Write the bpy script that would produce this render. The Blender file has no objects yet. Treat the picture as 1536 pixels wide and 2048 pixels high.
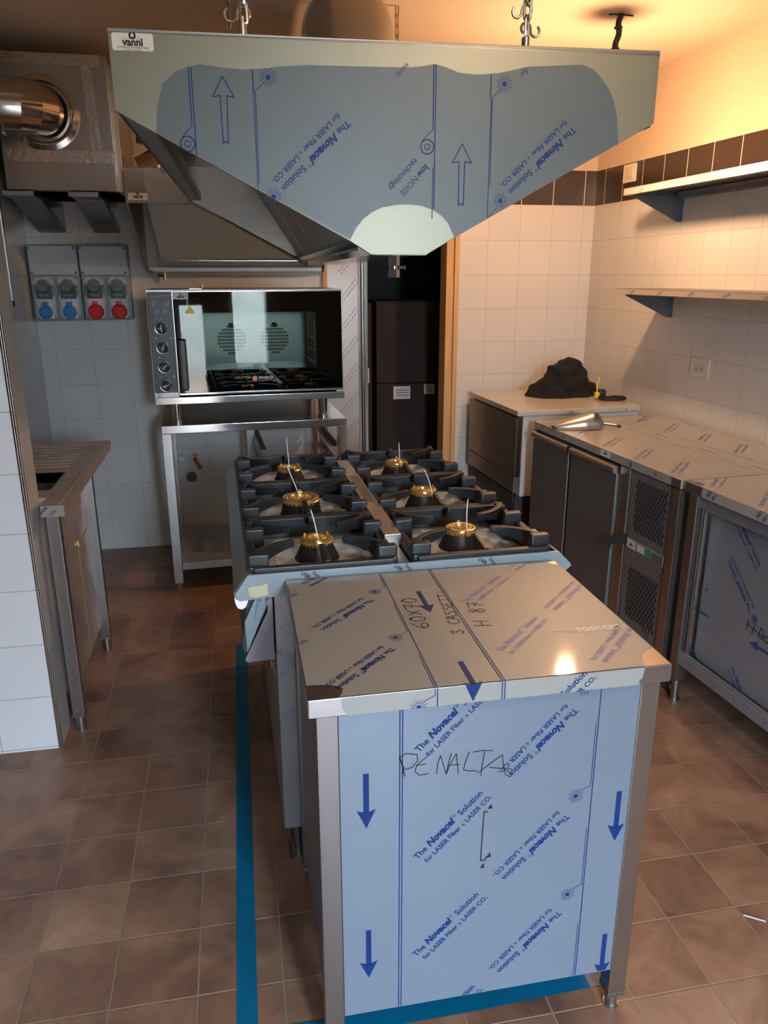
import bpy, bmesh, math, random
from mathutils import Vector, Matrix
random.seed(7)
SC = bpy.context.scene
COL = SC.collection
PI = math.pi
# ------------------------------------------------------------ camera, world, lights, exposure
cam = bpy.data.cameras.new('camera')
camo = bpy.data.objects.new('camera', cam)
COL.objects.link(camo)
RX = Vector((0.98218645, -0.18789977, -0.00185792))
RD = Vector((-0.05736078, -0.29039056, -0.95518745))
RF = Vector((0.17893998, 0.93827874, -0.29599575))
M = Matrix((RX, -RD, -RF)).transposed().to_4x4()
M.translation = Vector((0, 0, 1.59))
camo.matrix_world = M
cam.sensor_fit = 'HORIZONTAL'
cam.sensor_width = 36
cam.lens = 36 * 1538 / 1536
cam.clip_start = 0.02
SC.camera = camo
SC.view_settings.view_transform = 'Standard'
SC.view_settings.look = 'None'
SC.view_settings.gamma = 1
SC.view_settings.use_curve_mapping = False
SC.view_settings.exposure = 0.42
SC.cycles.max_bounces = 7
SC.cycles.sample_clamp_indirect = 4
SC.cycles.use_denoising = True
W = bpy.data.worlds.new('sky')
SC.world = W
W.use_nodes = True
bg = W.node_tree.nodes['Background']
bg.inputs[0].default_value = (0.60, 0.79, 1.0, 1)
bg.inputs[1].default_value = 90.0


def area(name, loc, rot, sx, sy, power, col, portal=False):
    l = bpy.data.lights.new(name, 'AREA')
    l.shape = 'RECTANGLE'
    l.size = sx
    l.size_y = sy
    l.energy = power
    l.color = col
    if portal:
        l.cycles.is_portal = True
    o = bpy.data.objects.new(name, l)
    o.location = loc
    o.rotation_euler = rot
    COL.objects.link(o)
    return o


YF = -1.5            # inner face of the wall behind the camera
area('door_portal', (0.69, YF - 0.12, 1.07), (PI / 2, 0, 0), 0.42, 2.14, 1, (1, 1, 1), True)
area('door_gap_portal', (0.03, YF - 0.12, 0.64), (PI / 2, 0, 0), 0.30, 1.26, 1, (1, 1, 1), True)
LAMP = (1.58, 3.31, 2.15)
LAMP_STRENGTH = 860
FILL_LAMP_STRENGTH = 110
LAMP_COL = (1.0, 0.57, 0.30)

# ------------------------------------------------------------ materials


def newmat(name):
    m = bpy.data.materials.new(name)
    m.use_nodes = True
    nt = m.node_tree
    return m, nt, nt.nodes['Principled BSDF']


def mat(name, col, rough=0.5, metal=0.0, spec=None, noise=0.0, nscale=8, bump=0.0, bscale=60, stretch=None, trans=0, emit=None, coat=0):
    m, nt, p = newmat(name)
    N = nt.nodes
    L = nt.links
    p.inputs['Base Color'].default_value = (*col, 1)
    p.inputs['Roughness'].default_value = rough
    p.inputs['Metallic'].default_value = metal
    if spec is not None:
        p.inputs['Specular IOR Level'].default_value = spec
    if trans:
        p.inputs['Transmission Weight'].default_value = trans
    if coat:
        p.inputs['Coat Weight'].default_value = coat
        p.inputs['Coat Roughness'].default_value = 0.07
    if emit:
        p.inputs['Emission Color'].default_value = (*emit[0], 1)
        p.inputs['Emission Strength'].default_value = emit[1]
    if noise or bump:
        tc = N.new('ShaderNodeTexCoord')
        mp = N.new('ShaderNodeMapping')
        L.new(tc.outputs['Object'], mp.inputs[0])
        if stretch:
            mp.inputs['Scale'].default_value = stretch
    if noise:
        nz = N.new('ShaderNodeTexNoise')
        nz.inputs['Scale'].default_value = nscale
        nz.inputs['Detail'].default_value = 4
        L.new(mp.outputs[0], nz.inputs[0])
        mr = N.new('ShaderNodeMapRange')
        mr.inputs[3].default_value = 1 - noise
        mr.inputs[4].default_value = 1 + noise
        L.new(nz.outputs[0], mr.inputs[0])
        mx = N.new('ShaderNodeMix')
        mx.data_type = 'RGBA'
        mx.blend_type = 'MULTIPLY'
        mx.inputs[0].default_value = 1
        mx.inputs[6].default_value = (*col, 1)
        L.new(mr.outputs[0], mx.inputs[7])
        L.new(mx.outputs[2], p.inputs['Base Color'])
    if bump:
        nb = N.new('ShaderNodeTexNoise')
        nb.inputs['Scale'].default_value = bscale
        nb.inputs['Detail'].default_value = 3
        L.new(mp.outputs[0], nb.inputs[0])
        bp = N.new('ShaderNodeBump')
        bp.inputs['Strength'].default_value = bump
        bp.inputs['Distance'].default_value = 0.004
        L.new(nb.outputs[0], bp.inputs['Height'])
        L.new(bp.outputs[0], p.inputs['Normal'])
    return m


STEEL = mat('brushed_steel', (0.40, 0.385, 0.375), 0.33, 1.0, noise=0.12, nscale=6, bump=0.06, bscale=9, stretch=(1, 1, 12))
STEELD = mat('dull_steel', (0.36, 0.35, 0.34), 0.38, 1.0, noise=0.1, nscale=5, bump=0.05, bscale=9, stretch=(1, 1, 12))
STEELP = mat('polished_steel', (0.56, 0.55, 0.53), 0.17, 1.0)
GALV = mat('galvanised_sheet', (0.42, 0.41, 0.40), 0.27, 1.0, noise=0.12, nscale=9)
DUCT = mat('bright_duct_sheet', (0.62, 0.57, 0.50), 0.13, 1.0)
FOIL = mat('foil_tape', (0.60, 0.58, 0.55), 0.25, 1.0, bump=0.5, bscale=50)
FILM = mat('protective_film', (0.47, 0.53, 0.57), 0.36, 0.35, noise=0.03, nscale=3, coat=0.25)
FILMB = mat('pale_blue_film', (0.165, 0.208, 0.268), 0.33, 0.25, coat=0.2, bump=0.05, bscale=12)
FILMT = mat('wrinkled_film', (0.27, 0.275, 0.262), 0.46, 0.1, noise=0.05, nscale=4, bump=0.08, bscale=7, coat=0.35)
FILMG = mat('grey_film', (0.24, 0.245, 0.25), 0.40, 0.45, noise=0.04, nscale=4)
FILMH = mat('hood_film_shaded', (0.074, 0.092, 0.097), 0.45, 0.15, noise=0.02)  # film colour darkened for the weaker light reaching the hood
INK = mat('blue_ink', (0.002, 0.022, 0.12), 0.55, spec=0.25)
INKF = mat('faded_violet_ink', (0.20, 0.17, 0.38), 0.5)
INKK = mat('black_ink', (0.01, 0.01, 0.012), 0.5)
IRON = mat('black_enamelled_iron', (0.013, 0.015, 0.018), 0.42, 0.0, spec=0.5)
IRONB = mat('matt_black_iron', (0.012, 0.011, 0.011), 0.5)
BRASS = mat('brass', (0.80, 0.56, 0.22), 0.28, 0.85)
BRASSD = mat('dark_brass', (0.32, 0.17, 0.05), 0.35, 1.0)
WHITE = mat('white_plastic', (0.72, 0.72, 0.70), 0.4)
NYLON = mat('white_nylon', (0.9, 0.9, 0.88), 0.4)
BLACK = mat('black_plastic', (0.015, 0.015, 0.016), 0.4)
BLACKG = mat('black_gloss', (0.006, 0.006, 0.007), 0.05, spec=0.6)
RUBBER = mat('black_rubber', (0.01, 0.01, 0.01), 0.7)
GREYP = mat('grey_plastic', (0.36, 0.39, 0.41), 0.45)
GREYD = mat('dark_grey_plastic', (0.10, 0.105, 0.11), 0.35)
GREYL = mat('light_grey_plastic', (0.50, 0.53, 0.54), 0.4)
BLUEP = mat('blue_plastic', (0.02, 0.16, 0.45), 0.35)
REDP = mat('red_plastic', (0.55, 0.015, 0.02), 0.28)
PLATE = mat('white_enamel', (0.62, 0.61, 0.59), 0.3, noise=0.04)
PAPER = mat('cream_label', (0.70, 0.69, 0.62), 0.5)
MASK = mat('masking_tape', (0.60, 0.55, 0.36), 0.6, noise=0.15, nscale=40)
TAPE = mat('blue_floor_tape', (0.0, 0.115, 0.22), 0.32, noise=0.25, nscale=9, bump=0.15, bscale=20)
WOOD = mat('raw_pine', (0.55, 0.33, 0.14), 0.6, noise=0.25, nscale=6, stretch=(8, 8, 0.7))
CLOTH = mat('black_cotton', (0.004, 0.0035, 0.004), 0.9, bump=0.2, bscale=200)
CARTON = mat('darkened_cardboard', (0.022, 0.012, 0.009), 0.8, noise=0.08)  # cardboard darkened in colour to stand for the unlit storeroom
YELLOW = mat('yellow_plastic', (0.80, 0.62, 0.02), 0.4)
ORANGE = mat('orange_print', (0.75, 0.22, 0.03), 0.4)
GREEN = mat('green_plastic', (0.02, 0.25, 0.14), 0.4)
ALU = mat('anodised_aluminium', (0.50, 0.48, 0.45), 0.3, 1.0)
SHELFB = mat('satin_steel', (0.30, 0.30, 0.31), 0.4, 1.0)
STONE = mat('garden_stone', (0.42, 0.40, 0.34), 0.9, noise=0.45, nscale=3, bump=0.8, bscale=5)
HOSEF = mat('brown_reflection_foil', (0.5, 0.3, 0.16), 0.12, 0.8, bump=0.9, bscale=22)  # aluminium foil coloured brown, imitating the warm reflections on it
DARKGL = mat('blue_grey_glass', (0.16, 0.24, 0.29), 0.12, 0.1)


def glassmat():
    m, nt, p = newmat('dark_oven_glass')
    N = nt.nodes
    L = nt.links
    N.remove(p)
    tr = N.new('ShaderNodeBsdfTransparent')
    tr.inputs[0].default_value = (0.62, 0.66, 0.64, 1)
    gl = N.new('ShaderNodeBsdfGlossy')
    gl.inputs['Roughness'].default_value = 0.01
    gl.inputs[0].default_value = (0.9, 0.9, 0.9, 1)
    fr = N.new('ShaderNodeFresnel')
    fr.inputs[0].default_value = 1.55
    mx = N.new('ShaderNodeMixShader')
    L.new(fr.outputs[0], mx.inputs[0])
    L.new(tr.outputs[0], mx.inputs[1])
    L.new(gl.outputs[0], mx.inputs[2])
    L.new(mx.outputs[0], N['Material Output'].inputs[0])
    return m


GLASS = glassmat()
T = 0.1965


def wall_tiles(name, ox=0.0, band=True, tint=(0.62, 0.61, 0.585)):
    m, nt, p = newmat(name)
    N = nt.nodes
    L = nt.links
    tc = N.new('ShaderNodeTexCoord')
    sp = N.new('ShaderNodeSeparateXYZ')
    L.new(tc.outputs['Object'], sp.inputs[0])
    ad = N.new('ShaderNodeMath')
    ad.inputs[1].default_value = ox + 20 * T
    L.new(sp.outputs['X'], ad.inputs[0])
    az = N.new('ShaderNodeMath')
    az.inputs[1].default_value = 20 * T - 0.009
    L.new(sp.outputs['Z'], az.inputs[0])
    cb = N.new('ShaderNodeCombineXYZ')
    L.new(ad.outputs[0], cb.inputs[0])
    L.new(az.outputs[0], cb.inputs[1])

    def brick(c1, c2, mc, ms):
        b = N.new('ShaderNodeTexBrick')
        b.offset = 0
        b.inputs['Scale'].default_value = 1
        b.inputs['Brick Width'].default_value = T
        b.inputs['Row Height'].default_value = T
        b.inputs['Mortar Size'].default_value = ms
        b.inputs['Mortar Smooth'].default_value = 0.3
        b.inputs['Color1'].default_value = (*c1, 1)
        b.inputs['Color2'].default_value = (*c2, 1)
        b.inputs['Mortar'].default_value = (*mc, 1)
        L.new(cb.outputs[0], b.inputs[0])
        return b
    t2 = tuple(c * 0.96 for c in tint)
    b1 = brick(tint, t2, (0.44, 0.42, 0.39), 0.0016)
    out = b1.outputs[0]
    if band:
        b2 = brick((0.035, 0.022, 0.018), (0.045, 0.028, 0.022), (0.75, 0.66, 0.55), 0.0025)

        def step(v):
            g = N.new('ShaderNodeMath')
            g.operation = 'GREATER_THAN'
            g.inputs[1].default_value = v
            L.new(sp.outputs['Z'], g.inputs[0])
            return g
        for v, src in ((1.974, b2.outputs[0]), (2.171, None)):
            mx = N.new('ShaderNodeMix')
            mx.data_type = 'RGBA'
            L.new(step(v).outputs[0], mx.inputs[0])
            L.new(out, mx.inputs[6])
            if src:
                L.new(src, mx.inputs[7])
            else:
                mx.inputs[7].default_value = (0.60, 0.47, 0.33, 1)
            out = mx.outputs[2]
    L.new(out, p.inputs['Base Color'])
    p.inputs['Roughness'].default_value = 0.22
    bp = N.new('ShaderNodeBump')
    bp.invert = True
    bp.inputs['Strength'].default_value = 0.5
    bp.inputs['Distance'].default_value = 0.002
    L.new(b1.outputs['Fac'], bp.inputs['Height'])
    L.new(bp.outputs[0], p.inputs['Normal'])
    if band:
        mr = N.new('ShaderNodeMapRange')
        mr.inputs[1].default_value = 2.17
        mr.inputs[2].default_value = 2.172
        mr.inputs[3].default_value = 0.22
        mr.inputs[4].default_value = 0.85
        L.new(sp.outputs['Z'], mr.inputs[0])
        L.new(mr.outputs[0], p.inputs['Roughness'])
    return m


def floor_tiles():
    m, nt, p = newmat('terracotta_tiles')
    N = nt.nodes
    L = nt.links
    tc = N.new('ShaderNodeTexCoord')
    mp = N.new('ShaderNodeMapping')
    mp.inputs['Location'].default_value = (0.168 + 20 * T, -1.813 + 30 * T, 0)
    L.new(tc.outputs['Object'], mp.inputs[0])
    b = N.new('ShaderNodeTexBrick')
    b.offset = 0
    b.inputs['Scale'].default_value = 1
    b.inputs['Brick Width'].default_value = T
    b.inputs['Row Height'].default_value = T
    b.inputs['Mortar Size'].default_value = 0.0027
    b.inputs['Mortar Smooth'].default_value = 0.4
    b.inputs['Bias'].default_value = 0.0
    b.inputs['Color1'].default_value = (0, 0, 0, 1)
    b.inputs['Color2'].default_value = (1, 1, 1, 1)
    b.inputs['Mortar'].default_value = (0.5, 0.5, 0.5, 1)
    L.new(mp.outputs[0], b.inputs[0])
    n1 = N.new('ShaderNodeTexNoise')
    n1.inputs['Scale'].default_value = 6
    n1.inputs['Detail'].default_value = 7
    n1.inputs['Roughness'].default_value = 0.65
    n1.inputs['Distortion'].default_value = 0.7
    L.new(mp.outputs[0], n1.inputs[0])
    n2 = N.new('ShaderNodeTexNoise')
    n2.inputs['Scale'].default_value = 2.2
    n2.inputs['Detail'].default_value = 3
    L.new(mp.outputs[0], n2.inputs[0])
    a = N.new('ShaderNodeMath')
    a.operation = 'MULTIPLY_ADD'
    a.inputs[1].default_value = 0.12
    L.new(b.outputs[0], a.inputs[0])
    a2 = N.new('ShaderNodeMath')
    a2.operation = 'MULTIPLY_ADD'
    a2.inputs[1].default_value = 0.65
    L.new(n1.outputs[0], a2.inputs[0])
    a3 = N.new('ShaderNodeMath')
    a3.operation = 'MULTIPLY_ADD'
    a3.inputs[1].default_value = 0.5
    a3.inputs[2].default_value = -0.16
    L.new(n2.outputs[0], a3.inputs[0])
    L.new(a3.outputs[0], a2.inputs[2])
    L.new(a2.outputs[0], a.inputs[2])
    cr = N.new('ShaderNodeValToRGB')
    e = cr.color_ramp.elements
    e[0].position = 0.28
    e[0].color = (0.095, 0.050, 0.038, 1)
    e[1].position = 0.80
    e[1].color = (0.56, 0.355, 0.22, 1)
    x = e.new(0.47)
    x.color = (0.22, 0.118, 0.074, 1)
    x = e.new(0.62)
    x.color = (0.32, 0.19, 0.125, 1)
    L.new(a.outputs[0], cr.inputs[0])
    mx = N.new('ShaderNodeMix')
    mx.data_type = 'RGBA'
    L.new(b.outputs['Fac'], mx.inputs[0])
    L.new(cr.outputs[0], mx.inputs[6])
    mx.inputs[7].default_value = (0.27, 0.185, 0.135, 1)
    L.new(mx.outputs[2], p.inputs['Base Color'])
    p.inputs['Roughness'].default_value = 0.42
    s = N.new('ShaderNodeMath')
    s.operation = 'MULTIPLY_ADD'
    s.inputs[1].default_value = -1.2
    L.new(b.outputs['Fac'], s.inputs[0])
    L.new(n1.outputs[0], s.inputs[2])
    bp = N.new('ShaderNodeBump')
    bp.inputs['Strength'].default_value = 0.55
    bp.inputs['Distance'].default_value = 0.004
    L.new(s.outputs[0], bp.inputs['Height'])
    L.new(bp.outputs[0], p.inputs['Normal'])
    return m


CEIL = mat('cream_paint', (0.74, 0.60, 0.45), 0.9, noise=0.03, nscale=2)

# ------------------------------------------------------------ mesh helpers


class B:
    def __init__(s):
        s.bm = bmesh.new()

    def _fin(s, faces, mi):
        for f in faces:
            f.material_index = mi

    def box(s, x0, x1, y0, y1, z0, z1, mi=0, bev=0.0, mtx=None, seg=2):
        t = bmesh.new()
        bmesh.ops.create_cube(t, size=1)
        for v in t.verts:
            v.co = Vector(((x0 + x1) / 2 + v.co.x * (x1 - x0), (y0 + y1) / 2 + v.co.y * (y1 - y0), (z0 + z1) / 2 + v.co.z * (z1 - z0)))
        if bev:
            bmesh.ops.bevel(t, geom=t.edges[:], offset=bev, segments=seg, affect='EDGES', profile=0.5)
        s.merge(t, mi, mtx)
        return s

    def merge(s, t, mi=0, mtx=None):
        vm = {}
        for v in t.verts:
            vm[v] = s.bm.verts.new(mtx @ v.co if mtx else v.co)
        for f in t.faces:
            try:
                nf = s.bm.faces.new([vm[v] for v in f.verts])
                nf.material_index = mi
            except ValueError:
                pass
        t.free()

    def poly(s, pts, mi=0):
        vs = [s.bm.verts.new(p) for p in pts]
        try:
            f = s.bm.faces.new(vs)
            f.material_index = mi
        except ValueError:
            pass
        return s

    def prism(s, pts, vec, mi=0, bev=0.0, mtx=None):
        """closed polygon of 3D points extruded along vec"""
        t = bmesh.new()
        a = [t.verts.new(p) for p in pts]
        v = Vector(vec)
        b = [t.verts.new(Vector(p) + v) for p in pts]
        n = len(a)
        t.faces.new(a)
        t.faces.new(b[::-1])
        for i in range(n):
            t.faces.new((a[i], b[i], b[(i + 1) % n], a[(i + 1) % n]))
        bmesh.ops.recalc_face_normals(t, faces=t.faces[:])
        if bev:
            bmesh.ops.bevel(t, geom=t.edges[:], offset=bev, segments=2, affect='EDGES', profile=0.5)
        s.merge(t, mi, mtx)
        return s

    def cyl(s, p0, p1, r0, r1=None, seg=20, mi=0, caps=True):
        r1 = r0 if r1 is None else r1
        p0 = Vector(p0)
        p1 = Vector(p1)
        d = (p1 - p0).normalized()
        a = d.orthogonal().normalized()
        b = d.cross(a)
        A = [s.bm.verts.new(p0 + (a * math.cos(2 * PI * i / seg) + b * math.sin(2 * PI * i / seg)) * r0) for i in range(seg)]
        C = [s.bm.verts.new(p1 + (a * math.cos(2 * PI * i / seg) + b * math.sin(2 * PI * i / seg)) * r1) for i in range(seg)]
        for i in range(seg):
            f = s.bm.faces.new((A[i], A[(i + 1) % seg], C[(i + 1) % seg], C[i]))
            f.material_index = mi
        if caps:
            s.bm.faces.new(A[::-1]).material_index = mi
            s.bm.faces.new(C).material_index = mi
        return s

    def tube(s, pts, r, seg=8, mi=0, closed=False):
        P = [Vector(p) for p in pts]
        n = len(P)
        rr = r if isinstance(r, (list, tuple)) else [r] * n
        rings = []
        a = None
        for i in range(n):
            if closed:
                d = P[(i + 1) % n] - P[i - 1]
            else:
                d = P[min(i + 1, n - 1)] - P[max(i - 1, 0)]
            d.normalize()
            if a is None:
                a = d.orthogonal().normalized()
            a = (a - d * a.dot(d)).normalized()
            b = d.cross(a)
            rings.append([s.bm.verts.new(P[i] + (a * math.cos(2 * PI * k / seg) + b * math.sin(2 * PI * k / seg)) * rr[i]) for k in range(seg)])
        for i in range(n if closed else n - 1):
            R0, R1 = rings[i], rings[(i + 1) % n]
            for k in range(seg):
                s.bm.faces.new((R0[k], R0[(k + 1) % seg], R1[(k + 1) % seg], R1[k])).material_index = mi
        if not closed:
            s.bm.faces.new(rings[0][::-1]).material_index = mi
            s.bm.faces.new(rings[-1]).material_index = mi
        return s

    def lathe(s, prof, c=(0, 0, 0), seg=32, mi=0, mtx=None):
        t = bmesh.new()
        rings = []
        for r, z in prof:
            if r < 1e-6:
                rings.append([t.verts.new((c[0], c[1], c[2] + z))])
            else:
                rings.append([t.verts.new((c[0] + r * math.cos(2 * PI * k / seg), c[1] + r * math.sin(2 * PI * k / seg), c[2] + z)) for k in range(seg)])
        for A, C in zip(rings, rings[1:]):
            for k in range(seg):
                if len(A) == 1 and len(C) == 1:
                    continue
                if len(A) == 1:
                    t.faces.new((A[0], C[(k + 1) % seg], C[k]))
                elif len(C) == 1:
                    t.faces.new((A[k], A[(k + 1) % seg], C[0]))
                else:
                    t.faces.new((A[k], A[(k + 1) % seg], C[(k + 1) % seg], C[k]))
        bmesh.ops.recalc_face_normals(t, faces=t.faces[:])
        s.merge(t, mi, mtx)
        return s

    def ink(s, fr, polys, mi=1, clip=None, off=0.0006):
        """flat printed shapes: polygons in (u,v) mapped by frame fr=(origin,u,v); clip = (u0,u1,v0,v1) or convex ccw polygon"""
        o, u, v = Vector(fr[0]), Vector(fr[1]).normalized(), Vector(fr[2]).normalized()
        n = u.cross(v).normalized() * off
        if clip and not isinstance(clip[0], (tuple, list)):
            a, b, c, d = clip
            clip = [(a, c), (b, c), (b, d), (a, d)]
        if clip:
            bx = (min(p[0] for p in clip), max(p[0] for p in clip), min(p[1] for p in clip), max(p[1] for p in clip))
        for P in polys:
            if clip:
                xs = [q[0] for q in P]
                ys = [q[1] for q in P]
                if max(xs) < bx[0] or min(xs) > bx[1] or max(ys) < bx[2] or min(ys) > bx[3]:
                    continue
                P = clippoly(P, clip)
                if len(P) < 3:
                    continue
            vs = [s.bm.verts.new(o + u * q[0] + v * q[1] + n) for q in P]
            s.bm.faces.new(vs).material_index = mi
        return s

    def out(s, name, mats, parent=None, smooth=38, loc=None, rotz=None):
        me = bpy.data.meshes.new(name)
        s.bm.to_mesh(me)
        s.bm.free()
        if not isinstance(mats, (list, tuple)):
            mats = [mats]
        for m in mats:
            me.materials.append(m)
        if smooth:
            for p in me.polygons:
                p.use_smooth = True
            me.set_sharp_from_angle(angle=math.radians(smooth))
        o = bpy.data.objects.new(name, me)
        COL.objects.link(o)
        if smooth:
            wn = o.modifiers.new('normals', 'WEIGHTED_NORMAL')
            wn.keep_sharp = True
            wn.weight = 90
        if parent:
            o.parent = parent
        if loc:
            o.location = loc
        if rotz is not None:
            o.rotation_euler = (0, 0, rotz)
        return o


def clippoly(P, C):
    n = len(C)
    for i in range(n):
        ax, ay = C[i]
        bx, by = C[(i + 1) % n]
        ex, ey = bx - ax, by - ay
        out = []
        m = len(P)
        for j in range(m):
            p = P[j]
            q = P[(j + 1) % m]
            dp = ex * (p[1] - ay) - ey * (p[0] - ax)
            dq = ex * (q[1] - ay) - ey * (q[0] - ax)
            if dp >= 0:
                out.append(p)
            if (dp > 0 and dq < 0) or (dp < 0 and dq > 0):
                t = dp / (dp - dq)
                out.append((p[0] + (q[0] - p[0]) * t, p[1] + (q[1] - p[1]) * t))
        P = out
        if len(P) < 3:
            return []
    r = []
    for p in P:
        if not r or abs(p[0] - r[-1][0]) + abs(p[1] - r[-1][1]) > 1e-6:
            r.append(p)
    if len(r) > 1 and abs(r[0][0] - r[-1][0]) + abs(r[0][1] - r[-1][1]) < 1e-6:
        r.pop()
    return r


def thing(name, label, cat, loc=(0, 0, 0), rotz=0, group=None):
    o = bpy.data.objects.new(name, None)
    o.empty_display_size = 0.1
    COL.objects.link(o)
    o.location = loc
    o.rotation_euler = (0, 0, rotz)
    return tag(o, label, cat, group)


def tag(o, label, cat, group=None):
    o['label'] = label
    o['category'] = cat
    if group:
        o['group'] = group
    return o


def struct(o):
    o['kind'] = 'structure'
    return o


# ------------------------------------------------------------ printing: text, lines, arrows
_tc = {}


def glyphs(txt, bold=0.0, shear=0.0, res=2):
    k = (txt, bold, shear, res)
    if k in _tc:
        return _tc[k]
    c = bpy.data.curves.new('t', 'FONT')
    c.body = txt
    c.offset = bold
    c.shear = shear
    c.resolution_u = res
    c.fill_mode = 'FRONT'
    o = bpy.data.objects.new('t', c)
    COL.objects.link(o)
    dg = bpy.context.evaluated_depsgraph_get()
    ev = o.evaluated_get(dg)
    me = ev.to_mesh()
    V = [(v.co.x, v.co.y) for v in me.vertices]
    P = [[V[i] for i in p.vertices] for p in me.polygons]
    w = max([v[0] for v in V] or [0])
    ev.to_mesh_clear()
    bpy.data.objects.remove(o)
    bpy.data.curves.remove(c)
    _tc[k] = (P, w)
    return _tc[k]


def line_of(parts, res=2):
    """parts [(txt,bold,shear,scale,dy)] -> polys, width"""
    x = 0
    out = []
    for t, b, sh, sc, dy in parts:
        P, w = glyphs(t.strip(' ') if t.strip() else t, b, sh, res)
        if t.startswith(' '):
            x += 0.27 * sc
        out += [[(x + a * sc, dy + c * sc) for a, c in p] for p in P]
        x += w * sc + 0.06 * sc
        if t.endswith(' '):
            x += 0.24 * sc
    return out, x


def xf(polys, x, y, ang, sc, mirror=False):
    c, s = math.cos(ang) * sc, math.sin(ang) * sc
    return [[(x + a * c - b * s, y + a * s + b * c) for a, b in p] for p in polys]


def text(t, x, y, width, ang=0, bold=0.0, shear=0.0, res=2, center=False):
    P, w = glyphs(t, bold, shear, res)
    sc = width / w
    if center:
        x -= width / 2 * math.cos(ang)
        y -= width / 2 * math.sin(ang)
    return xf(P, x, y, ang, sc)


_nv = {}


def nova(res=2):
    if res in _nv:
        return _nv[res]
    P, w = line_of([('The ', 0.022, 0, 1, 0), ('Novacel', 0.05, 0.25, 1.12, 0), ('®', 0, 0, 0.5, 0.45), (' Solution', 0.022, 0, 1, 0)], res)
    Q, v = line_of([('for LASER Fiber ', 0.022, 0, 1, 0), ('&', 0, 0, 0.7, 0), (' LASER CO', 0.022, 0, 1, 0), ('2', 0.01, 0, 0.55, -0.08)], res)
    s1 = 1 / w
    s2 = 1.0 / v
    R = [[(a * s1, b * s1) for a, b in p] for p in P] + [[(a * s2 + 0.03, b * s2 - 0.115) for a, b in p] for p in Q]
    _nv[res] = R
    return R


def seg(x0, y0, x1, y1, w):
    dx, dy = x1 - x0, y1 - y0
    l = math.hypot(dx, dy) or 1
    nx, ny = -dy / l * w / 2, dx / l * w / 2
    return [(x0 - nx, y0 - ny), (x1 - nx, y1 - ny), (x1 + nx, y1 + ny), (x0 + nx, y0 + ny)]


def stroke(pts, w):
    e = w * 0.3
    out = []
    for (a, b), (c, d) in zip(pts, pts[1:]):
        l = math.hypot(c - a, d - b) or 1
        ux, uy = (c - a) / l * e, (d - b) / l * e
        out.append(seg(a - ux, b - uy, c + ux, d + uy, w))
    return out


def sun(x, y, r):
    out = [[(x + r * 0.3 * math.cos(2 * PI * i / 12), y + r * 0.3 * math.sin(2 * PI * i / 12)) for i in range(12)]]
    for i in range(16):
        a = 2 * PI * i / 16
        r1 = r if i % 2 else r * 0.86
        out.append(seg(x + r * 0.42 * math.cos(a), y + r * 0.42 * math.sin(a), x + r1 * math.cos(a), y + r1 * math.sin(a), r * 0.07))
    return out


def arrow(x, y, l, d=-1, w=0.011, hw=0.037, hl=0.042):
    """solid arrow, tip at (x,y), pointing along d*v"""
    t = y - d * l
    h = y - d * hl
    nb = y - d * hl * 0.82
    A = [(x - w / 2, t), (x + w / 2, t), (x + w / 2, nb), (x - w / 2, nb)]
    H1 = [(x, y), (x - hw / 2, h), (x, nb)]
    H2 = [(x, y), (x, nb), (x + hw / 2, h)]
    return [A, H1, H2]


def film_pattern(t0, s0, clip, arrows, sgn=-1, res=2, tw=0.188, faded=False):
    """film printing: roll runs along v, columns across u."""
    u0, u1, v0, v1 = clip
    NV = nova(res)
    out = []
    k0 = int(math.floor((u0 - t0) / 0.518)) - 1
    k1 = int(math.ceil((u1 - t0) / 0.518)) + 1
    j0 = int(math.floor((v0 - s0) / 0.2435)) - 1
    j1 = int(math.ceil((v1 - s0) / 0.2435)) + 1
    for k in range(k0, k1 + 1):
        b = t0 + 0.518 * k
        if b + 0.55 < u0 or b - 0.05 > u1:
            continue
        out.append(seg(b - 0.0026, v0, b - 0.0026, v1, 0.0021))
        out.append(seg(b + 0.0026, v0, b + 0.0026, v1, 0.0021))
        out.append(seg(b + 0.3925, v0, b + 0.3925, v1, 0.0021))
        for j in range(j0, j1 + 1):
            s = s0 + 0.2435 * j
            out += xf(NV, b + 0.034, s, math.radians(46), tw)
            out += xf(NV, b + 0.340, s + 0.060, math.radians(226), tw)
            out += sun(b + 0.358, s + 0.100, 0.017)
            y = s + 0.122
            out += stroke([(b + 0.368, y - 0.010), (b + 0.388, y), (b + 0.388, y + 0.14)], 0.0014)
        for a in arrows:
            ph, l, pit = a
            for j in range(-8, 9):
                y = ph + pit * j + 0.113 * (k + 1)
                if v0 - 0.2 < y < v1 + 0.2:
                    out += arrow(b + 0.453, y, l, sgn)
    return out


# ------------------------------------------------------------ ROOM
fb = B()
fb.box(-2.6, 2.7, -7.0, 8.2, -0.1, 0.0)
struct(fb.out('floor', floor_tiles()))
cb = B()
cb.box(-2.6, 2.7, YF - 0.2, 8.2, 2.59, 2.7)
struct(cb.out('ceiling', CEIL))

BW = 4.62
WT_back = wall_tiles('back_wall_tiles', -(1.3345 + 0.0), True)
WT_backL = wall_tiles('back_wall_tiles_left', 0.583, False)
WT_right = wall_tiles('right_wall_tiles', 0.0, True)
WT_left = wall_tiles('left_wall_tiles', 0.0, False)
WT_pil = wall_tiles('pillar_tiles_daylit', 0.674, False, (0.84, 0.84, 0.86))  # tile colour lightened toward blue to imitate daylight on the pillar
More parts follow.
